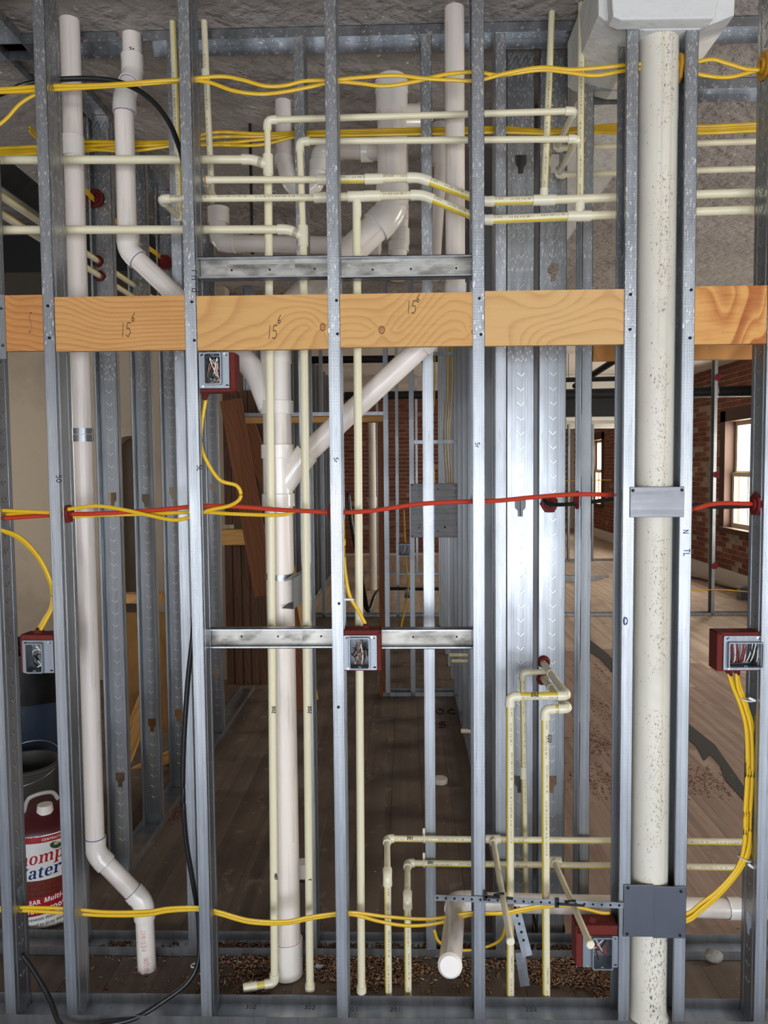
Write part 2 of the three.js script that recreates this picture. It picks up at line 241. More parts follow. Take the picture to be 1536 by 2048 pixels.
function scrawl(g, s, x, y, h, lw = 3, slant = -0.12) { g.strokeStyle = 'rgba(28,20,16,0.9)'; g.lineWidth = lw; g.lineCap = 'round'; let k = 0; for (const ch of s) { for (const st of GL[ch] || []) { g.beginPath(); st.forEach(([a, b], i) => { const X = x + (k * 0.62 + a - slant * b) * h, Y = y - b * h; i ? g.lineTo(X, Y) : g.moveTo(X, Y); }); g.stroke(); } k++; } }
M.ink = std({ color: 0x1b1716, roughness: 0.8 });
M.inkBlue = std({ color: 0x2a2f6e, roughness: 0.8 });
function writing(parent, s, o, right, up, h, mat = M.ink, w = 0.0011) {   // strokes of marker ink lying on a surface
  const gs = []; let k = 0;
  for (const ch of s) { for (const st of GL[ch] || []) for (let i = 1; i < st.length; i++) { const P = q => o.clone().addScaledVector(right, (k * 0.75 + q[0]) * h).addScaledVector(up, q[1] * h); gs.push(cyl(P(st[i - 1]), P(st[i]), w, 5)); } k++; }
  return part(parent, 'handwriting', merge(gs), mat, 'marker handwriting');
}

// ================================================================ STRUCTURE
// floor: slab with boards laid on it
const FLOOR = struct('floor', bx(-3.4, 5.75, -0.2, -0.02, -18.3, 5.2), M.floorBase);
{
  const W = 0.15, R = rng(42), rest = new Map(), parts = [];
  const zone = (x, z) => {
    if (z > -0.33) return z > 2.4 ? M.floorTan : z > 0.1 ? M.floorBounce : M.floorDark;  // unseen front-room boards: tan and blue chosen for their bounce light
    if (x < 1.36) return z > -6.3 ? M.floorDark : M.floorTan;
    return z > -4.6 + nz(NC, 256, x * 3.7, 0.4) * 3 - 1.5 ? M.floorRed : M.floorTan;
  };
  for (let i = 0; i < 61; i++) {
    const x0 = -3.4 + i * W; const cuts = [5.2, 2.4, 0.1, -0.33];
    let z = -0.33 - 0.6 - R() * 2; while (z > -18) { cuts.push(z); if (x0 < 1.36 && z > -6.3 && z - 2.6 < -6.3) z = -6.3; else z -= 2.2 + R() * 0.8; } cuts.push(-18.3);
    for (let k = 1; k < cuts.length; k++) {
      const za = cuts[k - 1], zb = cuts[k], zm = (za + zb) / 2, mats = zone(x0 + W / 2, zm), m = mats[(R() * 3) | 0], dy = R() * 0.0015;
      const g = bx(x0 + 0.0006, x0 + W - 0.0006, -0.02, -0.001 + dy * 0.5, zb + 0.001, za - 0.001);
      { const uv = g.attributes.uv, o = R() * 3; for (let q = 0; q < uv.count; q++) { uv.setX(q, uv.getX(q) + o); uv.setY(q, uv.getY(q) + o); } }
      if (za <= -0.3 && zb > -12.6 && x0 > -0.35) parts.push([g, m]); else { if (!rest.has(m)) rest.set(m, []); rest.get(m).push(g); }
    }
  }
  parts.slice(0, 300).forEach(([g, m]) => part(FLOOR, 'plank', g, m)); parts.slice(300).forEach(([g, m]) => { if (!rest.has(m)) rest.set(m, []); rest.get(m).push(g); });
  for (const [m, l] of rest) { const o = part(FLOOR, 'plank', merge(l), m); o.userData.kind = 'stuff'; }
}
struct('ceiling', bx(-3.4, 5.75, CEIL, CEIL + 0.14, -5, 5.2), M.ceiling);  // near stretch, its shade put into the colour
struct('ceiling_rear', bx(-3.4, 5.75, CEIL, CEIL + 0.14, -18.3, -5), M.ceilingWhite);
const wallBox = (name, list, mat) => struct(name, merge(list.map(a => bx(...a))), mat);
wallBox('wall_left', [[-3.5, -3.3, -0.2, CEIL + 0.14, -18.3, -2.9], [-3.5, -3.3, -0.2, CEIL + 0.14, -1.7, 5.2], [-3.5, -3.3, -0.2, 0.95, -2.9, -1.7], [-3.5, -3.3, 2.25, CEIL + 0.14, -2.9, -1.7]], M.drywall);  // opening cut for the added left-room window
// street wall behind the camera with four windows
const WX = [-0.55, 1.1, 2.75, 4.4];
{
  const l = [[-3.5, 5.75, 2.07, CEIL + 0.14, 5, 5.25], [-3.5, 5.75, -0.2, 0.17, 5, 5.25]]; let x = -3.5;
  for (const c of WX) { l.push([x, c - 0.65, 0.17, 2.07, 5, 5.25]); x = c + 0.65; } l.push([x, 5.75, 0.17, 2.07, 5, 5.25]);
  wallBox('wall_front', l, M.plaster);
}
let winN = 0;
function windowUnit(c, w, h, axis) {   // double-hung sash in a wall opening; axis 'z' looks along z, 'x' along x
  const o = new THREE.Group(); o.name = 'window_' + (++winN); o.userData.kind = 'structure'; scene.add(o); o.position.copy(c); if (axis === 'x') o.rotation.y = Math.PI / 2;
  const a = w / 2, b = h / 2;
  part(o, 'casing', merge([bx(-a - 0.14, -a + 0.03, -b - 0.03, b + 0.12, -0.118, 0.105), bx(a - 0.03, a + 0.14, -b - 0.03, b + 0.12, -0.118, 0.105), bx(-a - 0.14, a + 0.14, b - 0.03, b + 0.14, -0.118, 0.105)]), M.darkTrim, 'dark brown wooden casing');
  part(o, 'sill', bx(-a - 0.14, a + 0.14, -b - 0.06, -b + 0.01, -0.17, 0.12), M.darkTrim);
  for (const [y0, y1, z] of [[-0.02, b - 0.03, 0.045], [-b + 0.01, 0.02, 0.01]]) {
    const s = part(o, 'sash', merge([bx(-a + 0.03, -a + 0.1, y0, y1, z - 0.02, z + 0.02), bx(a - 0.1, a - 0.03, y0, y1, z - 0.02, z + 0.02), bx(-a + 0.1, a - 0.1, y1 - 0.06, y1, z - 0.02, z + 0.02), bx(-a + 0.1, a - 0.1, y0, y0 + 0.06, z - 0.02, z + 0.02), bx(-0.012, 0.012, y0 + 0.06, y1 - 0.06, z - 0.015, z + 0.015)]), M.sash, 'cream painted sash');
    part(s, 'pane', bx(-a + 0.1, -0.012, y0 + 0.06, y1 - 0.06, z + 0.002, z + 0.005), M.glass); part(s, 'pane', bx(0.012, a - 0.1, y0 + 0.06, y1 - 0.06, z + 0.002, z + 0.005), M.glass);
  }
  return o;
}
for (const c of WX) windowUnit(V(c, 1.12, 5.05), 1.3, 1.9, 'z');
windowUnit(V(-3.38, 1.6, -2.3), 1.2, 1.3, 'x');  // added window, out of view, that lights the left room
// brick side wall with five windows; the bricks stand 12 mm proud of the mortar
const BZ = [-0.45, -4.3, -8.15, -12.0, -15.85];
M.mortar = std({ color: 0xd6cabb, roughness: 0.95 });
const brickMap = tex(128, 64, (u, v) => { const a = nz(NA, 512, u * 0.6, v * 0.4); const k = 205 + (a - 0.5) * 70; return [k, k, k]; });
M.bricks = [0xa0604a, 0x975843, 0xa66750, 0x8f523f, 0xc2ac96].map(c => std({ color: c, roughness: 0.92, map: brickMap }));
M.brickAny = std({ color: 0xffffff, roughness: 0.92, map: brickMap });
const WR = (() => { const l = [[5.512, 5.75, 2.28, CEIL + 0.1, -18.3, 5.2], [5.512, 5.75, -0.2, 0.78, -18.3, 5.2]]; let z = 5.2; for (const c of BZ) { l.push([5.512, 5.75, 0.78, 2.28, c + 0.525, z]); z = c - 0.525; } l.push([5.512, 5.75, 0.78, 2.28, -18.3, z]); return wallBox('wall_right', l, M.mortar); })();
for (const c of BZ) windowUnit(V(5.6, 1.53, c), 1.05, 1.5, 'x');
struct('baseboard_right', bx(5.485, 5.512, 0, 0.2, -18.3, 5), M.plaster);
function brickField(wall, along, a0, a1, y0, y1, skip, place, partsWhere, seed) {
  const R = rng(seed), g = planarUV(new RoundedBoxGeometry(0.203, 0.065, 0.05, 1, 0.004)), loose = [];
  { const uv = g.attributes.uv; for (let i = 0; i < uv.count; i++) uv.setXY(i, uv.getX(i) / 0.203 + 0.5, uv.getY(i) / 0.065 + 0.5); }
  let made = 0; const cols = [0xa0604a, 0x975843, 0xa66750, 0x8f523f, 0x9c5c46, 0xb59c86].map(c => new THREE.Color(c));
  for (let r = 0; y0 + r * 0.075 + 0.07 < y1; r++) for (let a = a0 + (r % 2 ? 0.106 : 0); a + 0.2 < a1; a += 0.213) {
    const y = y0 + r * 0.075 + 0.037, c = a + 0.106; if (skip(c, y)) continue;
    const t = R(), ci = t < 0.97 ? (R() * 5) | 0 : 5, p = place(c, y, (R() - 0.5) * 0.006);
    const pale = partsWhere && partsWhere(c, y) && Math.abs(c + 9.2) < 0.12;
    if (partsWhere && partsWhere(c, y) && made < 300) { const m = part(wall, 'brick', g, M.bricks[pale ? 4 : Math.min(ci, 4)]); m.position.copy(p.pos); m.rotation.y = p.ry; made++; } else loose.push([p, cols[ci]]);
  }
  const im = new THREE.InstancedMesh(g, M.brickAny, loose.length); im.name = 'brick'; im.userData.kind = 'stuff'; const m4 = new THREE.Matrix4(), q = new THREE.Quaternion();
  loose.forEach(([p, c], i) => { q.setFromAxisAngle(V(0, 1, 0), p.ry); m4.compose(p.pos, q, V(1, 1, 1)); im.setMatrixAt(i, m4); im.setColorAt(i, c); }); shadow(im); wall.add(im);
}
const openZ = (c, y) => BZ.some(b => Math.abs(c - b) < 0.62) && y > 0.75 && y < 2.32;
brickField(WR, 'z', -18.2, 4.9, 0.2, CEIL, openZ, (c, y, j) => ({ pos: V(5.525 + j, y, c), ry: Math.PI / 2 }), (c, y) => c < -7.3 && c > -10.3 && y > 0.2 && y < 2.95, 5);
const WB = wallBox('wall_back', [[-3.5, 5.75, -0.2, CEIL + 0.1, -18.5, -18.27]], M.mortar);
brickField(WB, 'x', -3.2, 5.4, 0.2, CEIL, () => false, (c, y, j) => ({ pos: V(c, y, -18.262 + j), ry: 0 }), null, 6);
const WM = wallBox('wall_middle', [[-1.6, 2.3, 0, CEIL, -12.4, -12.22]], M.mortar);
brickField(WM, 'x', -1.5, 2.3, 0.05, CEIL, () => false, (c, y, j) => ({ pos: V(c, y, -12.212 + j), ry: 0 }), null, 8);
// old plastered wall with an arched opening, in the room beyond the side partition
{
  const z = -3.75, L = A(20, 900, z).x - 1.2, a0 = A(229, 900, z).x, a1 = A(262, 900, z).x, ay = A(245, 872, z).y, R = -0.34;
  const s = new THREE.Shape(); s.moveTo(L, 0); s.lineTo(R, 0); s.lineTo(R, CEIL); s.lineTo(L, CEIL); s.closePath();
  const h = new THREE.Path(); const w = (a1 - a0) / 2 + 0.1; h.moveTo(a0 - 0.04, 0.01); h.lineTo(a0 - 0.04, ay - w); h.absarc(a0 - 0.04 + w, ay - w, w, Math.PI, 0, true); h.lineTo(a0 - 0.04 + 2 * w, 0.01); h.closePath(); s.holes.push(h);
  const g = new THREE.ExtrudeGeometry(s, { depth: 0.16, bevelEnabled: false, curveSegments: 20 }); g.translate(0, 0, z - 0.16); struct('wall_arch', planarUV(g), M.drywall);
  struct('wall_alcove', bx(a0 - 0.3, R, 0, CEIL, z - 0.9, z - 0.8), M.drywall);
}

// ================================================================ METAL FRAMING
const ORD = ['first', 'second', 'third', 'fourth', 'fifth', 'sixth', 'seventh', 'eighth', 'ninth', 'tenth', 'eleventh', 'twelfth', 'thirteenth', 'fourteenth', 'fifteenth', 'sixteenth', 'seventeenth', 'eighteenth'];
const FL = 0.0335, T = 0.0014, cache = {};
function webShape(d, h, holes) {
  const s = new THREE.Shape(); s.moveTo(0, 0); s.lineTo(d, 0); s.lineTo(d, h); s.lineTo(0, h); s.closePath();
  for (const y of holes) { const c = d / 2, p = new THREE.Path(); p.moveTo(c - 0.019, y + 0.05); p.lineTo(c - 0.019, y + 0.018); p.lineTo(c - 0.009, y + 0.008); p.lineTo(c - 0.009, y - 0.012); p.lineTo(c + 0.009, y - 0.012); p.lineTo(c + 0.009, y + 0.008); p.lineTo(c + 0.019, y + 0.018); p.lineTo(c + 0.019, y + 0.05); p.closePath(); s.holes.push(p); }
  return s;
}
function studGeo(h, d, holes, chev) {
  const key = [h.toFixed(4), d, holes.join(), chev].join('|'); if (cache[key]) return cache[key];
  const w = new THREE.ExtrudeGeometry(webShape(d, h, holes), { depth: T, bevelEnabled: false }); w.rotateY(Math.PI / 2); w.translate(FL - T, 0, 0);   // shape x -> -z
  const web = planarUV(w);
  const ribs = merge([0.2, 0.8].map(k => bx(FL - T - 0.0012, FL + 0.0012, 0, h, -d * k - 0.0025, -d * k + 0.0025)));
  const flange = z => merge([bx(0, FL, 0, h, z, z - T), bx(0, T, 0, h, z < -d / 2 ? z - T : z, z < -d / 2 ? z + 0.008 : z - 0.009)]);
  let em = null;
  if (chev) { const l = [], R = rng(h * 1000 | 0); for (let y = 0.12; y < h - 0.1; y += 0.05) { if (holes.some(q => y > q - 0.03 && y < q + 0.055)) continue; const jz = -d / 2 + (R() - 0.5) * 0.002; for (const sg of [-1, 1]) for (const X of [FL + 0.0006, FL - T - 0.0006]) l.push(bar(V(X, y, jz), V(X, y + 0.011, jz + sg * 0.012), 0.0046, 0.0036, V(1, 0, 0))); } em = merge(l); }
  return cache[key] = { web: merge([web, ribs]), front: flange(0), back: flange(-d + T), em };
}
let sv = 0;
function stud({ x, z = 0, y0 = 0, y1 = CEIL - 0.003, d = 0.092, open = 'L', ry = 0, holes = [], chev = false, label, group, m, name = 'metal_stud' }) {
  const h = y1 - y0, g = studGeo(h, d, holes, chev), t = thing(name, label, 'metal stud', group), mm = m || M.stud[sv++ % 3], pm = m || M.studPlain[sv % 2];
  t.position.set(x, y0, z); t.rotation.y = ry;
  const flip = open === 'R';
  const add = (n, geo, mat) => { const o = part(t, n, geo, mat); if (flip) { o.scale.x = -1; o.position.x = FL; } return o; };
  add('web', g.web, pm); add('flange', g.front, mm); add('flange', g.back, mm); if (g.em) add('embossing', g.em, pm);
  return t;
}
function track(label, a, b, { d = 0.095, leg = 0.032, down = false, group, m = M.galv, cat = 'metal track' } = {}) {   // floor or ceiling runner from a to b (centre of its near edge), legs up or down
  const t = thing('metal_track', label, cat, group), L = b.clone().sub(a), len = L.length(), ang = Math.atan2(-L.z, L.x);
  t.position.copy(a); t.rotation.y = ang; const s = down ? -1 : 1;
  part(t, 'web', bx(0, len, 0, s * T, 0, -d), m); part(t, 'leg', bx(0, len, 0, s * leg, 0, -T), m); part(t, 'leg', bx(0, len, 0, s * leg, -d + T, -d), m); return t;
}
function screwOn(parent, p, dir = V(0, 0, 1), m = M.screw) { const q = parent.worldToLocal(p.clone()); return part(parent, 'screw', cyl(q, q.clone().addScaledVector(dir, 0.003), 0.0042, 10), m); }

// --- front wall (its near face is the plane z = 0)
const frontGroup = 'studs of the near wall';
const FS = [];
FS.push(stud({ x: -0.187, label: 'galvanised stud next to the metal junction box with a yellow cable loop', holes: [0.35], chev: true }));
FS.push(stud({ x: 0.0, label: 'galvanised stud between the metal box with white wires and the tall white drain pipe' }));
FS.push(stud({ x: 0.4064, label: 'galvanised stud with the red-backed box fixed under the plywood strip' }));
FS.push(stud({ x: 0.8128, label: 'galvanised stud carrying the red-backed box at the lower cross channel' }));
FS.push(stud({ x: 1.2192, label: 'galvanised stud at the right ends of the two cross channels' }));
FS.push(stud({ x: 1.641, y1: 2.853, label: 'galvanised stud against the left side of the painted column' }));
FS.push(stud({ x: 1.802, y1: 2.853, label: 'galvanised stud against the right side of the painted column' }));
FS.push(stud({ x: 2.036, open: 'R', chev: true, holes: [0.28], label: 'galvanised stud beside the open box with red and white wires' }));
track('galvanised bottom runner of the near wall, left of the painted column', V(-0.9, 0, 0.002), V(1.677, 0, 0.002), { d: 0.097 });
track('galvanised bottom runner of the near wall, right of the painted column', V(1.803, 0, 0.002), V(3.0, 0, 0.002), { d: 0.097 });
track('galvanised top runner of the near wall against the ceiling', V(-0.9, CEIL, 0.002), V(1.5, CEIL, 0.002), { d: 0.097, down: true, m: M.galvSpeck });
for (const [k, ps] of [[1, [[96, 612], [99, 676]]], [2, [[384, 604], [389, 681]]], [3, [[673, 601], [675, 668]]], [4, [[959, 597], [962, 669]]], [5, [[1261, 589], [1260, 659]]], [6, [[1382, 580], [1380, 676]]]]) for (const [px, py] of ps) screwOn(FS[k], A(px, py, 0.0005));
for (const [px, py] of [[678, 1207], [677, 1414]]) screwOn(FS[3], A(px, py, 0.0005));
FS[2].updateMatrixWorld(true);
for (const k of [1, 2, 3, 4, 5, 6]) FS[k].updateMatrixWorld(true);
{ const L = (k, s, px, py, h, r, u, m) => writing(FS[k], s, FS[k].worldToLocal(A(px, py, 0.0004)), r, u, h, m); const RX = V(1, 0, 0), UY = V(0, 1, 0);
  L(1, '50', 112, 950, 0.016, V(0, -1, 0), RX); L(2, 'rn-d', 383, 540, 0.022, V(0, -1, 0), RX); L(2, '5L', 394, 930, 0.014, V(0, -1, 0), RX); L(3, '5r', 668, 915, 0.012, V(0, -1, 0), RX); L(4, '5r', 951, 885, 0.012, V(0, -1, 0), RX); L(6, 'N', 1366, 1060, 0.016, V(0, -1, 0), RX, M.inkBlue); L(6, 'TL', 1368, 1098, 0.016, V(0, -1, 0), RX, M.inkBlue); L(5, 'O', 1246, 1250, 0.022, RX, UY, M.inkBlue); L(5, 'D', 1248, 1248, 0.02, RX, UY, M.inkBlue); }

// plywood backing strips between the studs
const ply = [
  ['orange-toned plywood strip marked with an S', 5, -0.149, 0.0315, [590, 702], { c0: [198, 138, 84], c1: [160, 100, 56], freq: 8, warp: 1.2 }, g => scrawl(g, 'S', 600, 170, 90, 4)],
  ['plywood strip with wavy grain marked 15 6, over the diagonal drain pipe', 2, 0.034, 0.4375, [592, 701], { c0: [208, 156, 102], c1: [172, 116, 70], freq: 9, warp: 1.8 }, g => { scrawl(g, '15', 470, 190, 64, 4); scrawl(g, '6', 555, 120, 40, 4); }],
  ['plywood strip marked 15 6 with a dark open knot, above the wired box', 3, 0.4404, 0.8438, [590, 699], { c0: [214, 168, 114], c1: [186, 134, 84], freq: 6, warp: 2.6, knots: [[0.885, 0.4, 0.085]] }, g => { scrawl(g, '15', 500, 205, 62, 4); scrawl(g, '6', 580, 135, 40, 4); }],
  ['plywood strip marked 15 6 with two round knots', 4, 0.8468, 1.2502, [586, 693], { c0: [216, 170, 116], c1: [190, 138, 88], freq: 5, warp: 2.4, knots: [[0.29, 0.32, 0.09], [0.93, 0.26, 0.06]] }, g => { scrawl(g, '15', 470, 98, 60, 4); scrawl(g, '6', 545, 45, 38, 4); }],
  ['pale plywood strip with broad looping grain left of the painted column', 6, 1.2532, 1.6725, [580, 690], { c0: [218, 178, 130], c1: [194, 146, 100], freq: 3.2, warp: 3.2 }],
  ['plywood strip with bold orange grain right of the painted column', 8, 1.836, 2.035, [572, 688], { c0: [222, 166, 104], c1: [168, 92, 44], freq: 3, warp: 2.6, bands: 0.6 }],
];
for (const [label, seed, x0, x1, [pa, pb], opt, draw] of ply) {
  const cx = (x0 + x1) / 2, px = 808 + (cx - 1.024) * 700, yt = A(px, pa, -0.002).y, yb = A(px, pb, -0.002).y;
  const t = woodTex(seed, { ...opt, draw: (g, w, h) => { const R = rng(seed); for (let i = 0; i < 60; i++) { g.strokeStyle = 'rgba(240,222,190,0.8)'; g.lineWidth = 1; const x = R() * w, y = R() * h; g.beginPath(); g.moveTo(x, y); g.lineTo(x + (R() - 0.5) * 12, y + R() * 8); g.stroke(); } if (draw) draw(g); } });
  const g = bx(x0, x1, yb, yt, -0.0205, -0.002), uv = g.attributes.uv, p = g.attributes.position; for (let i = 0; i < uv.count; i++) uv.setXY(i, (p.getX(i) - x0) / (x1 - x0), (p.getY(i) - yb) / (yt - yb));
  single('plywood_strip', g, std({ roughness: 0.72, map: t }), label, 'plywood', 'plywood backing strips of the near wall');
}
{ const a = A(-40, 590, 0.001), b = A(13, 718, 0.001); const t = thing('metal_tab', 'bent galvanised tab screwed over the end of the plywood marked S', 'metal plate'); part(t, 'sheet', bx(a.x, b.x, b.y, a.y, 0.0005, 0.002), M.galvKnurl); for (const [px, py] of [[2, 617], [5, 691]]) part(t, 'screw', cyl(A(px, py, 0.002), A(px, py, 0.005), 0.004, 10), M.screw); }
// plywood on the rear wall, its lower edge shows under the near strip
single('plywood_strip', bx(1.636, 2.6, 1.998, 2.15, -0.345, -0.327), std({ roughness: 0.8, map: woodTex(12, { c0: [196, 140, 84], c1: [160, 104, 58] }) }), 'plywood strip on the rear wall, its lower edge showing under the near strip', 'plywood');

// cross channels between the studs (open side towards the room)
function channel(label, x0, x1, yb, yt, zf, depth) {
  const t = thing('cross_channel', label, 'metal channel'); const L = 0.0018;
  part(t, 'web', bx(x0, x1, yb, yt, zf - depth, zf - depth + L), M.galvDirty);
  part(t, 'leg', merge([bx(x0, x1, yt - L, yt, zf - depth, zf), bx(x0, x1, yt - 0.006, yt, zf - 0.002, zf)]), M.galv); part(t, 'leg', merge([bx(x0, x1, yb, yb + L, zf - depth, zf), bx(x0, x1, yb, yb + 0.006, zf - 0.002, zf)]), M.galv);
  for (const x of [x0 + 0.09, x0 + 0.2, x0 + 0.33]) part(t, 'screw', cyl(V(x, (yb + yt) / 2, zf - depth + L), V(x, (yb + yt) / 2, zf - depth + 0.004), 0.003, 8), M.screw);
}
channel('galvanised cross channel above the plywood strips, left bay', 0.4412, 0.843, A(540, 557, -0.03).y, A(540, 513, -0.03).y, -0.022, 0.034);
channel('galvanised cross channel above the plywood strips, right bay', 0.8476, 1.2495, A(800, 556, -0.03).y, A(800, 512, -0.03).y, -0.022, 0.034);
channel('stained galvanised cross channel behind the lower wired box, left bay', 0.4412, 0.843, A(540, 1297, -0.06).y, A(540, 1257, -0.06).y, -0.058, 0.033);
channel('stained galvanised cross channel behind the lower wired box, right bay', 0.8476, 1.2495, A(850, 1298, -0.06).y, A(850, 1258, -0.06).y, -0.058, 0.033);

// --- rear wall of the pipe chase
const ZR = -0.328;
const rearG = 'studs of the rear wall';
stud({ x: 0.682, z: ZR, label: 'rear-wall stud behind the pair of tall cream supply pipes' });
stud({ x: 1.087, z: ZR, label: 'rear-wall stud beside the white disc lying on the floor' });
stud({ x: 0.276, z: ZR, label: 'rear-wall stud behind the yellow printed riser and black cable' });
stud({ x: -0.13, z: ZR, label: 'rear-wall stud behind the tall white drain pipe' });
stud({ x: 1.322, z: ZR, open: 'R', label: 'rear-wall stud left of the embossed corner studs' });
stud({ x: 1.599, z: ZR, y1: A(1172, 180, ZR).y, open: 'R', label: 'rear-wall stud right of the embossed corner studs, under the short header' });
track('galvanised bottom runner of the rear wall', V(-0.9, 0, ZR + 0.002), V(3.0, 0, ZR + 0.002), {});
track('paint-spattered top runner of the rear wall, left of the white drain pipe', V(-0.9, CEIL, ZR + 0.002), V(0.115, CEIL, ZR + 0.002), { down: true, m: M.galvSpeck, d: 0.1 });
track('paint-spattered top runner of the rear wall, from white drain pipe to beam', V(0.2, CEIL, ZR + 0.002), V(1.6, CEIL, ZR + 0.002), { down: true, m: M.galvSpeck, d: 0.1 });
track('paint-spattered top runner of the rear wall, right of the column beam', V(1.98, CEIL, ZR + 0.002), V(3.0, CEIL, ZR + 0.002), { down: true, m: M.galvSpeck, d: 0.1 });
{ const y = A(1205, 160, ZR).y; track('short dark header runner right of the embossed corner studs', V(1.6, y, ZR - 0.002), V(2.2, y, ZR - 0.002), { down: true, m: M.galvSpeck }); }
// embossed studs turned flat to the room: end of a double partition
for (const [x, l] of [[1.471, 'bright embossed stud turned flat, left one of the corner pair'], [1.581, 'bright embossed stud turned flat, right one with red pipe collars']]) stud({ x, z: -0.48, open: 'R', ry: Math.PI / 2, chev: true, holes: [0.52, x < 1.5 ? 1.5 : 2.3, 2.66], label: l });
for (let k = 1; k < 8; k++) for (const x of [1.471, 1.581]) stud({ x, z: -0.48 - k * 0.406, open: 'R', ry: Math.PI / 2, label: ORD[k] + ' stud along the ' + (x < 1.5 ? 'left' : 'right') + ' row behind the embossed corner pair', group: 'studs of the double partition', m: M.galv });
track('bottom runner under the left row of the double partition', V(1.473, 0, -0.46), V(1.473, 0, -3.35), { d: 0.096 });
track('bottom runner under the right row of the double partition', V(1.583, 0, -0.46), V(1.583, 0, -3.35), { d: 0.096 });
// side partition running back on the left, its studs seen from inside the channel
for (let k = 0; k < 5; k++) { const z = -0.865 - k * 0.412; stud({ x: -0.116, z, ry: Math.PI / 2, chev: k < 5, holes: k % 2 ? [0.45, 1.5] : [0.36, 1.52], label: ['embossed partition stud nearest the tall drain pipe, with a keyhole cut-out', 'embossed partition stud beside the tan plywood sheet', 'embossed partition stud beside the sawn plank end'][k] || ORD[k] + ' stud of the left partition, counted back from the tall drain pipe', group: k > 2 ? 'studs of the left partition' : undefined, m: k > 4 ? M.galv : undefined }); }
track('bottom runner of the left partition, dusty with red chalk', V(-0.114, 0, -0.84), V(-0.114, 0, -3.5), { d: 0.095 });
track('top runner of the left partition along the ceiling', V(-0.114, CEIL, -0.44), V(-0.114, CEIL, -3.5), { d: 0.095, down: true, m: M.galvSpeck });

// ================================================================ COLUMN AND ITS CAPITAL
{
  const t = thing('painted_column', 'cream-painted round iron column with rust specks in the near wall', 'column');
  const c = V(1.746, 0, -0.057), pts = [[0.062, 0], [0.062, 0.012], [0.0545, 0.03], [0.0535, 0.06], [0.0535, 2.62], [0.0545, 2.622], [0.0545, 2.86]].map(q => new THREE.Vector2(q[0], q[1]));
  const g = new THREE.LatheGeometry(pts, 28); { const uv = g.attributes.uv, p = g.attributes.position; for (let i = 0; i < uv.count; i++) uv.setY(i, p.getY(i)); } t.position.copy(c); part(t, 'shaft', g, M.columnPaint);
  const f = new THREE.CylinderGeometry(0.075, 0.08, 0.012, 14); f.translate(0, 0.006, 0); part(t, 'grout_ring', f, std({ color: 0x8f8478, roughness: 0.95 }), 'rough grey grout at the foot');
  const q = thing('column_capital', 'white-painted bracket capital and beam on top of the column', 'beam');
  const P = (l, z) => { const s = new THREE.Shape(); l.forEach(([x, y], i) => { const w = A(x, y, z); i ? s.lineTo(w.x, w.y) : s.moveTo(w.x, w.y); }); s.closePath(); return s; };
  const ex = (l, z, dep, bv = 0.004) => { const e = new THREE.ExtrudeGeometry(P(l, z), { depth: dep - 2 * bv, bevelEnabled: true, bevelSize: bv, bevelThickness: bv, bevelSegments: 2 }); e.translate(0, 0, z - dep + bv); return planarUV(e); };
  part(q, 'bracket', ex([[1200, -72], [1200, 28], [1212, 37], [1290, 57], [1398, 55], [1466, 28], [1472, -72]], 0.004, 0.4), M.capital);
  part(q, 'beam_end', ex([[1222, -85], [1229, 30], [1243, 36], [1425, 33], [1447, -85]], 0.05, 0.05), M.capital);
  part(q, 'beam', bx(1.62, 1.93, 2.9, CEIL, -3.2, -0.3), M.capital);
  part(q, 'cap_plate', bx(A(1270, 45, 0.01).x, A(1400, 45, 0.01).x, A(1300, 41, 0.01).y, A(1300, 33, 0.01).y, -0.12, 0.015), M.capital);
  for (const [x0, y0, x1, y1, l, m, pts] of [[1260, 974, 1368, 1034, 'grey steel nail plate across the column at mid height', M.plate, [[1266, 981], [1364, 980]]], [1247, 1769, 1307, 1873, 'dark steel guard plate low on the column, left one of two', M.plateDark, [[1256, 1776], [1254, 1868]]], [1307.5, 1772, 1370, 1876, 'dark steel guard plate low on the column, right one of two', M.plateDark, [[1362, 1783], [1360, 1871]]]]) {
    const a = A(x0, y0, 0.002), b = A(x1, y1, 0.002), p = thing('nail_plate', l, 'metal plate'); part(p, 'sheet', rbx(a.x, b.x, b.y, a.y, 0.0012, 0.0045, 0.0014), m); for (const [px, py] of pts) part(p, 'screw', cyl(A(px, py, 0.0045), A(px, py, 0.007), 0.0045, 12), M.screw);
  }
}

